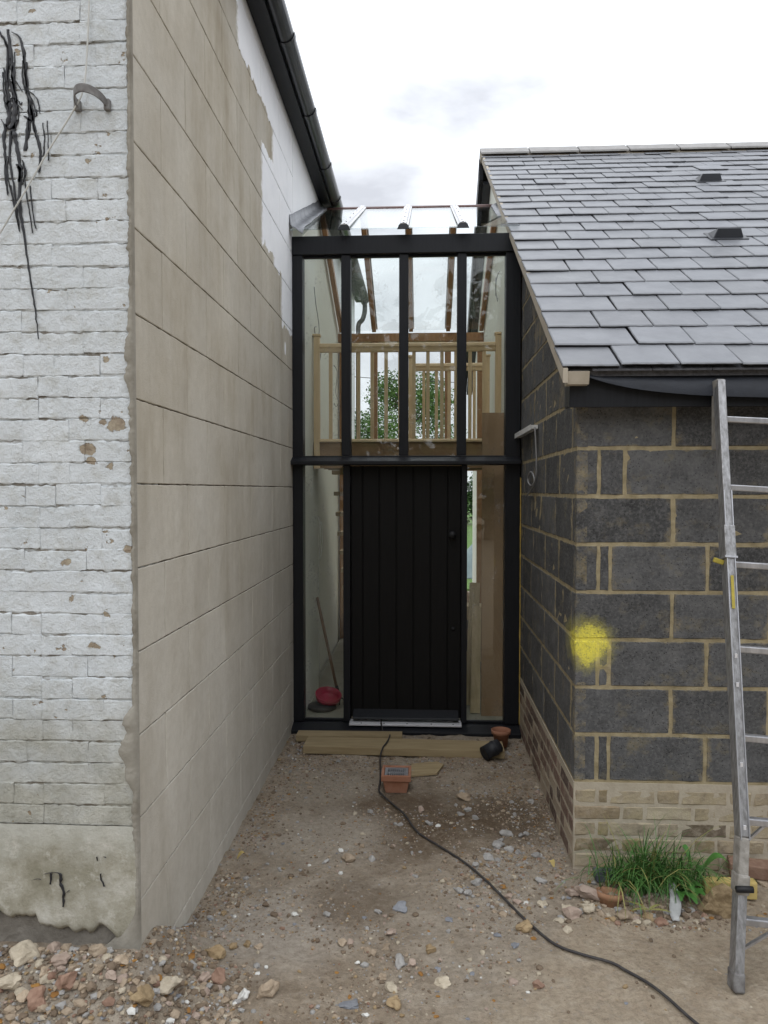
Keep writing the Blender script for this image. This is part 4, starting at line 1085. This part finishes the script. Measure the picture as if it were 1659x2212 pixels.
# ------------------------------------------------------------------ fittings on the walls
hp = MB(); m = 18; vs = []
for i in range(m + 1):
    a = math.pi * i / m
    for rr in (.047, .051):
        for dz in (-.013, .013):
            vs.append((-1.104 - rr * math.cos(a), FY - .012 - rr * 1.5 * math.sin(a), 3.085 + dz + .012 * math.sin(a)))
fs = []
for i in range(m):
    o = 4 * i
    fs += [(o, o + 4, o + 5, o + 1), (o + 2, o + 3, o + 7, o + 6), (o, o + 2, o + 6, o + 4), (o + 1, o + 5, o + 7, o + 3)]
fs += [(0, 1, 3, 2), (4 * m, 4 * m + 2, 4 * m + 3, 4 * m + 1)]
hp.add(vs, fs)
hk = thing('pipe_bracket', (-1.104, FY, 3.08), 'bent metal pipe strap sticking out of the white brick wall', 'bracket')
hp.build('strap', M['strap'], hk)
for x in (-1.155, -1.053): MB().box(x - .010, x + .010, FY - .016, FY + .01, 3.062, 3.098).build('fixing_tab', M['strap'], hk, bevel=.003)
cable('cable', [(-1.105, FY - .012, 3.70), (-1.108, FY - .012, 3.45), (-1.118, FY - .012, 3.25), (-1.130, FY - .016, 3.13), (-1.165, FY - .016, 3.06), (-1.26, FY - .014, 2.92), (-1.36, FY - .014, 2.76), (-1.50, FY - .012, 2.56), (-1.8, FY - .012, 2.2)], .0028, M['whitewire'], 'thin white cable strung diagonally across the white brick wall')
tk = thing('cable_trunking', (.70, 5.1, 2.2), 'short white plastic trunking on the side of the block wall', 'trunking')
MB().box(.668, .710, 4.72, 5.54, 2.178, 2.203).build('channel', M['trunking'], tk, bevel=.003)
MB().box(.664, .667, 4.72, 5.54, 2.174, 2.207).build('lid', M['trunking'], tk)
cable('cable', [(.69, 4.76, 2.19), (.69, 4.715, 2.18), (.695, 4.71, 2.1), (.70, 4.71, 1.98), (.70, 4.73, 1.88), (.695, 4.85, 1.83), (.695, 5.0, 1.84), (.695, 5.05, 1.88), (.695, 4.95, 1.915), (.695, 4.82, 1.90), (.695, 4.76, 1.85), (.695, 4.9, 1.80), (.69, 5.1, 1.755)], .005, M['greycable'], 'looped grey cable hanging from the trunking on the block wall')

# ------------------------------------------------------------------ ladder
la = thing('ladder', (1.15, 2.75, 0), 'weathered aluminium ladder leaning against the eaves of the block outbuilding', 'ladder')
top = Vector((1.300, 3.395, 2.275)); kn = Vector((1.195, 2.845, .50)); mid = Vector((1.172, 2.80, .33)); foot = Vector((1.128, 2.715, .0))
upv = Vector((0, -1, .25))
WR = Vector((.36, -.015, -.02))
def stile(off, first):
    A, B, C_, D_ = (p + off for p in (top, kn, mid, foot))
    s1 = MB().beam(B, A, .034, .060, upv).build('stile', M['alu_dirty'], la, bevel=.004)
    MB().beam(A + Vector((0, 0, -.30)) - (A - B).normalized() * .0, A + Vector((0, .01, .01)), .037, .064, upv).build('stile_tip', M['alu_cem'], la, bevel=.006)
    d = (A - B).normalized()
    for s in (-1, 1):
        e = Vector((0, -.033, 0)) ; sx = Vector((s * .0155, 0, 0))
        MB().beam(B + e + sx, A + e + sx - d * .5, .004, .006, upv).build('stile_lip', M['alu'], la)
    MB().beam(C_, B, .037, .064, upv).build('stile_sleeve', M['alu_cem'], la, bevel=.006)
    MB().beam(D_ + Vector((0, 0, .03)), C_, .034, .058, upv).build('stile_lower', M['alu_dirty'], la, bevel=.004)
    MB().beam(D_ + Vector((-.001, -.002, -.002)), D_ + Vector((.005, .012, .065)), .042, .068, upv).build('rubber_foot', M['strap'], la, bevel=.008)
    hz = B * .28 + C_ * .72
    MB().beam(C_ + Vector((-.002, -.004, -.02)), C_ + Vector((.006, .008, .05)), .046, .072, upv).build('hinge_clamp', M['alu_cem'], la, bevel=.008)
    MB().tube([C_ + Vector((-.03, -.04, .012)), C_ + Vector((.03, -.04, .012))], .012, 10).build('bolt', M['knot'], la, True)
    cl = B + (A - B) * .605
    MB().beam(cl - d * .06, cl + d * .075, .045, .072, upv).build('joint_clamp', M['alu_dirty'], la, bevel=.004)
    MB().beam(cl - d * .064, cl - d * .056, .050, .078, upv).build('clamp_rim', M['alu'], la)
    if first:
        MB().beam(cl + Vector((-.022, -.02, -.075)), cl + Vector((-.062, -.02, -.062)), .016, .02, (0, 0, 1)).build('clamp_catch', M['yellowlabel'], la, bevel=.003)
        lb = B + (A - B) * .50
        MB().beam(lb - d * .075, lb + d * .06, .012, .0015, upv).build('label_strip', M['yellowlabel'], la).location = Vector((0, -.0325, .008)) - Vector((0, 0, 0))
    for f in (.36, .30, .14, .02):
        c = B + (A - B) * f + Vector((0, -.031, .006))
        MB().box(c.x - .005, c.x + .005, c.y - .002, c.y + .003, c.z - .008, c.z + .008).build('rivet_slot', M['whitemetal'], la)
stile(Vector((0, 0, 0)), True); stile(WR, False)
for f in (.905, .738, .56, .375, .192, .03):
    p = kn + (top - kn) * f
    MB().beam(p + Vector((.012, 0, 0)), p + WR - Vector((.012, 0, 0)), .030, .026, (0, 0, 1)).build('rung', M['alu'], la, bevel=.004)
p = mid + (foot - mid) * .33
MB().beam(p + Vector((.012, 0, 0)), p + WR - Vector((.012, 0, 0)), .030, .026, (0, 0, 1)).build('rung', M['alu'], la, bevel=.004)
MB().beam(p + Vector((.012, -.01, -.10)), p + Vector((.16, -.01, -.005)), .014, .008, (0, 0, 1)).build('brace', M['alu'], la)
p = kn + (top - kn) * .03
MB().beam(p + Vector((.012, -.01, -.08)), p + Vector((.20, -.01, .10)), .012, .008, (0, 0, 1)).build('brace', M['alu'], la)

# ------------------------------------------------------------------ things on the ground by the sill
def board(name, cx, cy, L, w, t, rz, zb, mat, lab, tilt=0, cat='plank'):
    o = MB().box(-L / 2, L / 2, -w / 2, w / 2, 0, t).build(name, mat, bevel=.003, loc=(cx, cy, zb))
    o.rotation_euler = (R(tilt), 0, R(rz))
    return tag(o, lab, cat)
board('plank', -.135, 5.10, 1.36, .20, .052, -1.2, .006, M['plank'], 'long thick plank lying on the dirt in front of the sill')
board('plank', -.53, 5.335, .76, .12, .045, 1.0, .0, M['plank'], 'shorter plank tucked behind the long one under the sill')
o = MB().prism([(-.10, -.09), (.06, -.10), (.13, .03), (.10, .09), (-.07, .10)], 'Z', 0, .014).build('plywood_offcut', M['plank'], bevel=.002, loc=(.01, 4.74, .012)); o.rotation_euler = (0, R(-4), R(10))
tag(o, 'tapered plywood offcut lying beside the square terracotta hopper', 'offcut')
# round terracotta pot
tag(MB().lathe((.545, 5.25, .0), [(.0, .0), (.042, .0), (.056, .09), (.066, .092), (.069, .118), (.061, .119), (.056, .09), (.042, .03), (0, .03)], 32).build('flower_pot', M['terracotta'], smooth=True), 'small round terracotta pot at the right end of the sill', 'pot')
# dark pipe coupling
pc = thing('pipe_coupling', (.44, 4.93, .0), 'dark grey plastic pipe coupling propped on the long plank', 'pipe coupling')
T = Matrix.Translation((.452, 4.955, .078)) @ Matrix.Rotation(R(28), 4, 'Z') @ Matrix.Rotation(R(72), 4, 'Y')
mb = MB().lathe((0, 0, 0), [(.0, -.055), (.038, -.055), (.046, -.062), (.047, .03), (.045, .035), (.045, .062), (.038, .062), (.038, -.04), (0, -.04)], 28)
mb.v = [tuple(T @ Vector(v)) for v in mb.v]
mb.build('sleeve', M['darkplastic'], pc, True)
mb = MB().lathe((0, 0, 0), [(.0472, .012), (.050, .014), (.050, .028), (.0472, .030)], 28); mb.v = [tuple(T @ Vector(v)) for v in mb.v]
mb.build('collar', M['darkplastic'], pc, True)
# square hopper with grille
hpn = thing('drain_hopper', (-.16, 4.42, 0), 'square terracotta drain hopper with metal grille on the dirt path', 'drain hopper')
mb = MB()
def ringbox(z, a): return [(-.16 - a, 4.46 - a, z), (-.16 + a, 4.46 - a, z), (-.16 + a, 4.46 + a, z), (-.16 - a, 4.46 + a, z)]
rings = [ringbox(.0, .062), ringbox(.075, .078), ringbox(.077, .088), ringbox(.112, .088), ringbox(.112, .072), ringbox(.088, .070)]
vs = [p for rg in rings for p in rg]
mb.add(vs, [(4 * r + k, 4 * r + (k + 1) % 4, 4 * r + 4 + (k + 1) % 4, 4 * r + 4 + k) for r in range(5) for k in range(4)] + [(3, 2, 1, 0)])
mb.build('hopper_body', M['terracotta'], hpn, bevel=.003)
gr = MB().box(-.228, -.092, 4.392, 4.528, .086, .089).build('grille_base', M['knot'], hpn)
fr = MB()
for a in ((-.229, -.213, 4.391, 4.529), (-.107, -.091, 4.391, 4.529), (-.213, -.107, 4.391, 4.402), (-.213, -.107, 4.518, 4.529), (-.213, -.107, 4.454, 4.466)): fr.box(*a, .0895, .104)
fr.build('grille_frame', M['grille'], hpn)
for k in range(8): MB().box(-.203 + .0125 * k, -.198 + .0125 * k, 4.402, 4.518, .0895, .1025).build('grille_bar', M['grille'], hpn)
# extension cable
cp = [(-.31, D0 + .03, .079), (-.31, D0 - .07, .076), (-.28, D0 - .13, .0), (-.24, 5.36, .035), (-.245, 5.12, .066), (-.27, 5.0, .064), (-.285, 4.93, .02), (-.27, 4.7, .014), (-.262, 4.52, .02), (-.262, 4.40, .018), (-.235, 4.32, .014), (-.17, 4.22, .012), (-.10, 4.05, .012), (-.03, 3.88, .012), (.08, 3.72, .012), (.19, 3.555, .012), (.28, 3.38, .012), (.37, 3.205, .010), (.44, 3.07, .010), (.52, 2.935, .010), (.61, 2.87, .010), (.71, 2.825, .010), (.76, 2.78, .010), (.815, 2.716, .010), (.86, 2.64, .010), (.912, 2.53, .010), (1.0, 2.38, .010), (1.15, 2.2, .010), (1.4, 2.1, .01)]
cp = [(x, y, z + (ghn(x, y) if y < 4.9 else 0)) for x, y, z in cp]
cable('extension_cable', cp, .0054, M['darkcable'], 'dark extension cable snaking from the door threshold across the yard', 'cable', 8)

# ------------------------------------------------------------------ stones
ico = bmesh.new(); bmesh.ops.create_icosphere(ico, subdivisions=1, radius=.5)
ICO_V = [v.co.copy() for v in ico.verts]; ICO_F = [tuple(v.index for v in f.verts) for f in ico.faces]; ico.free()
ico = bmesh.new(); bmesh.ops.create_icosphere(ico, subdivisions=3, radius=.5)
IC2_V = [v.co.copy() for v in ico.verts]; IC2_F = [tuple(v.index for v in f.verts) for f in ico.faces]; ico.free()
def stone_shape(seed, flat, V=IC2_V, chunk=.35):
    rnd = random.Random(seed); off = rnd.uniform(0, 50)
    sx, sy = rnd.uniform(.8, 1.15), rnd.uniform(.65, .95)
    planes = [(Vector((rnd.gauss(0, 1), rnd.gauss(0, 1), rnd.gauss(0, .8))).normalized(), rnd.uniform(.26, .40)) for _ in range(7)]
    out = []
    for v in V:
        p = v.copy()
        for nn, d in planes:
            e = p.dot(nn) - d
            if e > 0: p -= nn * e
        p *= 1 + chunk * mn.noise(p * 3.0 + Vector((off, 0, 0))) + .10 * mn.noise(p * 9.0 + Vector((off, 3, 0)))
        out.append(Vector((p.x * sx * 1.25, p.y * sy * 1.25, p.z * flat * 1.25)))
    return out
_sm = {}
def stone_mesh(kind, var):
    k = (kind, var)
    if k not in _sm:
        fl = .22 if kind == 'slate' else (.55 if kind != 'red' else .65)
        mb = MB(); mb.add(stone_shape(hash(kind) % 7 + var * 31 if False else (len(kind) * 17 + var * 31), fl), IC2_F)
        _sm[k] = mb.mesh('stone', M['st_' + kind])
    return _sm[k]
rnd = random.Random(77)
def put_stone(x, y, s, kind, lab, grp, sink=.3):
    me = stone_mesh(kind, rnd.randrange(4))
    o = link('stone', me, None, (x, y, ghn(x, y) + s * (.22 if kind != 'slate' else .08) * (1 - sink)))
    o.scale = (s, s, s); o.rotation_euler = (rnd.uniform(-.25, .25), rnd.uniform(-.25, .25), rnd.uniform(0, 6.28))
    tag(o, lab, 'stone', grp)
CN = {'tan': 'tan', 'slate': 'blue grey slate', 'pink': 'pinkish', 'ochre': 'ochre', 'grey': 'grey', 'cream': 'cream', 'white': 'white', 'red': 'red brick'}
path = [(-0.357,3.578,0.063,'tan'), (0.240,4.315,0.076,'tan'), (-0.101,3.167,0.069,'slate'), (-0.128,2.981,0.042,'pink'), (-0.319,2.911,0.040,'tan'), (-0.288,2.925,0.032,'pink'), (-0.144,2.896,0.028,'tan'), (0.027,2.869,0.043,'ochre'), (0.053,2.754,0.034,'slate'), (-0.039,2.790,0.045,'pink'), (-0.089,2.799,0.053,'grey'), (-0.147,2.724,0.033,'tan'), (-0.114,2.653,0.050,'cream'), (-0.096,2.558,0.052,'ochre'), (-0.196,2.521,0.021,'white'), (-0.633,2.570,0.042,'white'), (-0.547,2.574,0.077,'tan'), (0.070,2.691,0.048,'cream'), (-0.257,2.574,0.077,'slate'), (0.416,3.042,0.062,'ochre'), (0.298,2.980,0.034,'slate'), (0.360,2.923,0.040,'slate'), (0.421,2.698,0.040,'red'), (0.376,3.276,0.043,'pink'), (0.406,3.230,0.046,'pink'), (0.198,3.287,0.045,'grey'), (0.163,3.309,0.040,'grey'), (0.519,3.224,0.037,'cream'), (-0.313,3.837,0.027,'cream'), (-0.249,3.592,0.035,'grey'), (-0.192,3.154,0.031,'grey'), (-0.405,3.103,0.030,'grey'), (-0.542,3.092,0.027,'white'), (-0.411,3.664,0.026,'white'), (-0.468,3.552,0.033,'grey'), (0.103,2.993,0.024,'grey'), (0.110,3.078,0.030,'slate'), (-0.308,3.713,0.030,'tan'), (-0.122,3.975,0.028,'grey'), (0.031,3.984,0.037,'grey'), (0.316,3.622,0.049,'grey'), (0.378,3.749,0.051,'grey'), (0.442,3.733,0.036,'grey'), (0.474,3.702,0.036,'grey'), (0.560,3.675,0.040,'grey'), (0.250,3.530,0.048,'grey'), (0.538,3.409,0.043,'grey'), (0.249,3.374,0.046,'grey'), (0.508,3.892,0.038,'grey'), (0.615,4.279,0.046,'grey'), (0.434,3.889,0.053,'grey'), (0.289,4.085,0.040,'grey'), (0.251,4.203,0.041,'grey'), (0.202,4.133,0.040,'grey'), (-0.013,4.162,0.045,'pink'), (-0.248,2.799,0.018,'white'), (-0.611,2.699,0.015,'white'), (-0.588,2.737,0.015,'white')]
heap = [(-1.336,2.415,0.078,'cream'), (-1.344,2.337,0.069,'cream'), (-1.206,2.398,0.059,'pink'), (-1.154,2.380,0.047,'tan'), (-1.103,2.435,0.060,'tan'), (-1.161,2.343,0.069,'red'), (-1.069,2.373,0.041,'tan'), (-1.256,2.450,0.049,'pink'), (-1.237,2.298,0.062,'red'), (-0.877,2.460,0.073,'cream'), (-0.912,2.351,0.075,'ochre'), (-0.743,2.645,0.065,'red'), (-0.789,2.615,0.045,'pink'), (-0.789,2.771,0.075,'ochre'), (-0.739,2.841,0.035,'ochre'), (-0.689,2.876,0.036,'ochre'), (-0.642,2.866,0.035,'tan'), (-1.074,2.45,0.037,'grey'), (-1.007,2.404,0.042,'tan'), (-1.198,2.46,0.031,'grey'), (-1.246,2.363,0.041,'tan'), (-1.019,2.359,0.035,'pink'), (-1.285,2.308,0.046,'tan'), (-1.099,2.330,0.035,'tan')]
right = [(0.659,3.296,0.053,'pink'), (0.728,3.275,0.097,'pink'), (0.613,3.197,0.047,'cream'), (0.704,3.186,0.063,'cream'), (0.635,3.150,0.070,'pink'), (0.851,3.153,0.062,'tan'), (0.566,3.110,0.035,'cream'), (0.415,3.038,0.060,'ochre'), (0.514,3.220,0.033,'cream'), (1.211,3.373,0.042,'ochre'), (1.55,3.45,0.072,'tan'), (0.792,3.130,0.031,'ochre'), (0.885,3.111,0.031,'cream'), (0.984,3.112,0.046,'red'), (0.940,3.142,0.039,'ochre'), (1.410,3.163,0.039,'ochre'), (0.589,3.031,0.030,'cream'), (0.535,3.405,0.042,'grey'), (0.556,3.663,0.045,'grey'), (0.375,3.749,0.051,'grey'), (0.427,3.712,0.041,'grey')]
def size_word(s): return 'small' if s < .035 else ('medium' if s < .055 else 'large')
for lst, place, grp in ((path, 'on the dirt path between the walls', 'loose stones on the path'), (heap, 'in the rubble at the foot of the white gable', 'rubble at the white gable'), (right, 'in the rubble by the weeds and block wall', 'rubble by the block wall')):
    seen = {}
    for x, y, s, k in lst:
        if grp == 'loose stones on the path':
            where = ('by the brick plinth' if x > .48 else 'right of the cable' if x > .62 - (y - 2.9) * .62 else 'left of the cable' if x > .30 - (y - 2.9) * .45 else 'by the rendered wall' if x < -.35 else 'in mid path')
            where += ', in the foreground' if y < 2.85 else (', halfway along' if y < 3.5 else ', towards the door')
        elif grp == 'rubble at the white gable':
            where = 'in the rubble ' + ('right of the house corner' if x > -.95 else 'close under the white gable' if y > 2.40 else 'in front of the white gable') + (' at the picture edge' if x < -1.25 else '')
        else:
            where = 'in the rubble ' + ('left of the terracotta pot' if x < .78 and y < 3.35 else 'at the plinth corner' if x < .78 else 'in front of the grass' if x < 1.1 else 'near the ladder')
        seen.setdefault('%s %s stone %s' % (size_word(s), CN[k], where), []).append((y, x, s, k))
    ordn = ['nearest', 'second nearest', 'third nearest', 'fourth nearest', 'fifth nearest', 'sixth nearest', 'seventh nearest', 'eighth nearest', 'ninth nearest', 'farthest', 'farthest']
    numw = ['', 'one', 'two', 'three', 'four', 'five', 'six', 'seven', 'eight', 'nine', 'ten', 'eleven', 'twelve']
    for lab, items in seen.items():
        items.sort()
        for q, (y, x, s, k) in enumerate(items):
            suf = '' if len(items) == 1 else ', %s of %s' % ('farthest' if q == len(items) - 1 else ordn[q], numw[len(items)])
            put_stone(x, y, s, k, lab + suf, grp)
ico = bmesh.new(); bmesh.ops.create_icosphere(ico, subdivisions=4, radius=.5)
bv = [v.co.copy() for v in ico.verts]; bf = [tuple(v.index for v in f.verts) for f in ico.faces]; ico.free()
bsh = stone_shape(8, .8, bv, .45); bsh = [p * (1 + .12 * mn.noise(p * 7) + .05 * mn.noise(p * 18)) for p in bsh]
big = MB().add(bsh, bf).build('boulder', M['st_rock'], loc=(1.262, 3.20, .045)); big.scale = (.165, .13, .14)
tag(big, 'large earthy brown rock beside the ladder foot', 'rock')
rr = random.Random(4)
def brick_obj(name, loc, dim, rz, mat, lab, cat='brick', rx=0):
    me = rough_block(dim[0], dim[1], dim[2], 4, 3, .006, .003, rr.randrange(9), mat)
    o = MB().box(-dim[0] / 2, dim[0] / 2, 0, dim[1], 0, dim[2]).build(name, mat, bevel=.006, loc=loc); o.rotation_euler = (R(rx), 0, R(rz))
    return tag(o, lab, cat)
brick_obj('paving_brick', (.835, 3.38, .028), (.105, .06, .048), 4, M['bluebrick'], 'dark blue grey paving brick at the left edge of the grass', rx=-6)
brick_obj('stone_block', (1.34, 3.285, .02), (.22, .05, .075), -2, M['yellowblock'], 'sawn yellow sandstone block behind the ladder foot', 'block')
brick_obj('brick', (1.50, 3.44, .03), (.20, .09, .06), -14, M['st_red'], 'reddish brick on the right behind the ladder')
pt = MB().lathe((0, 0, 0), [(.0, .0), (.040, .0), (.052, .075), (.058, .077), (.058, .10), (.051, .10), (.046, .07), (.03, .03), (0, .03)], 28).build('flower_pot', M['oldterracotta'], smooth=True, loc=(.805, 3.245, -.045)); pt.rotation_euler = (R(-10), R(4), 0)
tag(pt, 'weathered terracotta pot half buried left of the grass', 'pot')
# torn pale sheet
mb = MB(); vs = []
for i in range(11):
    t = i / 10; c = Vector((1.075 - .02 * t + .01 * math.sin(t * 5), 3.285 - .18 * t, ghn(1.07, 3.2) + .075 * (1 - t) ** 1.3 + .008))
    w = .006 + .018 * math.sin(math.pi * min(1, t * .75 + .1)) + .006 * nz(t * 6, 3)
    for k in range(4): vs.append((c.x + w * (k / 1.5 - 1), c.y, c.z + .010 * nz(t * 5, k * 2.3)))
mb.add(vs, [(4 * i + k, 4 * i + k + 1, 4 * i + 5 + k, 4 * i + 4 + k) for i in range(10) for k in range(3)])
o = mb.build('torn_sheet', M['plasticstrip'], smooth=True); sd = o.modifiers.new('t', 'SOLIDIFY'); sd.thickness = .0025
tag(o, 'torn strip of pale sheet lying in front of the grass', 'scrap')
# gravel
def density(x, y):
    d = .35
    d += 1.5 * math.exp(-((x + .92) / .12) ** 2) + .9 * math.exp(-((x - .60) / .18) ** 2) * (y > 3.35)
    d += 1.8 * (y < 2.75 and x < -.62) + .55 * (.15 < x < .7 and 3.3 < y < 4.4) + .5 * (y > 4.7) 
    d += .8 * math.exp(-((x - .95) / .5) ** 2 - ((y - 3.22) / .14) ** 2)
    slab = max(0, min(1, (x - (y - 2.5) * .75 - .05) / .25))
    if y < 3.05: d *= 1 - .88 * slab
    d *= .25 + 1.5 * max(0, nz(x * 2.4, y * 2.4, 11) + .25)
    return d
kinds = ['tan', 'grey', 'pink', 'cream', 'ochre', 'white', 'red', 'slate', 'leaf', 'earth']
wts = [34, 22, 8, 9, 8, 1.6, 4, 2.5, 7, 46]
shapes = [stone_shape(100 + q, .55, ICO_V, .3) for q in range(12)]
rnd = random.Random(55); mb = MB(); cnt = 0
while cnt < 22000:
    y = 2.1 + 3.3 * rnd.random() ** 1.15; x = rnd.uniform(-1.6, 1.7)
    if (y > FY - .02 and x < WX + .008) or (y > RY - .02 and x > SX - .012): continue
    if rnd.random() > density(x, y): continue
    s = min(.042, .0035 + rnd.expovariate(1 / (.0095 if (y < 2.75 and x < -.62) or (3.1 < y < 3.4 and x > .5) else .0050))); k = rnd.choices(range(10), wts)[0]
    sh = rnd.choice(shapes); a = rnd.uniform(0, 6.28); ca, sa = math.cos(a), math.sin(a); z = ghn(x, y) + s * .1
    fl = .35 if kinds[k] in ('slate', 'leaf') else 1
    mb.add([(x + s * (v.x * ca - v.y * sa), y + s * (v.x * sa + v.y * ca), z + s * v.z * fl) for v in sh], ICO_F, k)
    cnt += 1
tag(mb.build('gravel', [M['st_' + k] for k in kinds]), 'scattered gravel, chippings and leaf litter over the dirt yard', kind='stuff')

# ------------------------------------------------------------------ grass and weeds
gt = thing('grass_clump', (.99, 3.36, .02), 'clump of long green grass against the stock brick plinth', 'grass clump')
rnd = random.Random(13); mb = MB()
for _ in range(620):
    bx = 1.02 + rnd.gauss(0, .10); by = 3.37 + rnd.gauss(0, .05)
    by = min(by, 3.52)
    a = rnd.uniform(0, 6.28) if rnd.random() < .35 else rnd.gauss(-1.57, .9)
    L = rnd.uniform(.14, .34) * (1.3 if rnd.random() < .1 else 1); lean = rnd.uniform(.35, 1.75); w = rnd.uniform(.002, .0042)
    side = Vector((-math.sin(a), math.cos(a), 0)); p = Vector((bx, by, ghn(bx, by) - .01)); vs = []
    for k in range(6):
        t = k / 5; th_ = lean * t * 1.7
        if k: p = p + (Vector((math.cos(a), math.sin(a), 0)) * math.sin(th_) + Vector((0, 0, 1)) * math.cos(th_)) * L / 5
        if p.y > RY - .015: p.y = RY - .015
        p.z = max(p.z, ghn(p.x, p.y) + .004)
        ww = w * (1 - t) ** .6
        vs += [p - side * ww, p + side * ww]
    mb.add(vs, [(2 * k, 2 * k + 1, 2 * k + 3, 2 * k + 2) for k in range(5)], rnd.choices((0, 1, 2), (50, 38, 12))[0])
tag(mb.build('blades', [M['grass'], M['grassdark'], M['dryleaf']], gt), kind='stuff')
wd = thing('weed', (1.13, 3.27, .02), 'broad leaved green weed growing at the right side of the grass clump', 'weed')
def leaf(base, a, L, w, mat, parent, lift=.5, lobes=0):
    mb = MB(); m = 9; vs = []; side = Vector((-math.sin(a), math.cos(a), 0)); p = Vector(base)
    for k in range(m + 1):
        t = k / m; ww = w * math.sin(math.pi * min(1, t * .93 + .05)) ** .8
        if lobes: ww *= 1 + .35 * math.cos(t * lobes * 6.28)
        q = p + Vector((math.cos(a), math.sin(a), 0)) * L * t + Vector((0, 0, lift * L * math.sin(t * 2.4)))
        q.y = min(q.y, RY - .02)
        vs += [q - side * ww + Vector((0, 0, .25 * ww)), q, q + side * ww + Vector((0, 0, .25 * ww))]
    mb.add(vs, [(3 * k + i, 3 * k + i + 1, 3 * k + i + 4, 3 * k + i + 3) for k in range(m) for i in range(2)])
    return mb.build('leaf', mat, parent, True)
for a, L, w, lf in ((-1.9, .12, .022, .35), (-1.4, .13, .026, .3), (-.8, .12, .024, .35), (-.2, .10, .02, .5), (-2.5, .09, .018, .5), (2.8, .08, .016, .7), (-1.1, .08, .02, .7)):
    leaf((1.13, 3.30, .03), a, L, w, M['weed'], wd, lf, 3)
dk = thing('weed', (1.30, 3.47, .03), 'single large dock leaf beside the ladder stile above the rubble', 'weed')
leaf((1.27, 3.46, .04), -.2, .12, .028, M['weed'], dk, .75); leaf((1.26, 3.45, .03), -1.8, .06, .018, M['weed'], dk, 1.2)
leaf((1.24, 3.48, .05), 2.2, .07, .016, M['weed'], dk, 1.3)
dl = thing('weed', (.95, 3.16, .01), 'limp yellowing leaves lying in front of the grass clump', 'weed')
for a, L in ((2.6, .10), (3.4, .08), (.5, .07), (-.3, .09)): leaf((.95, 3.165, .03), a, L, .007, M['dryleaf'], dl, .1)
for x, y, a, lab in ((-.90, 5.17, .6, 'curled yellow leaf by the left end of the sill'), (.62, 4.95, 2.0, 'yellow leaf on the dirt right of the pipe coupling')):
    yl = thing('fallen_leaf', (x, y, .01), lab, 'leaf'); leaf((x, y, .012), a, .055, .014, M['yellowblock'], yl, .6)
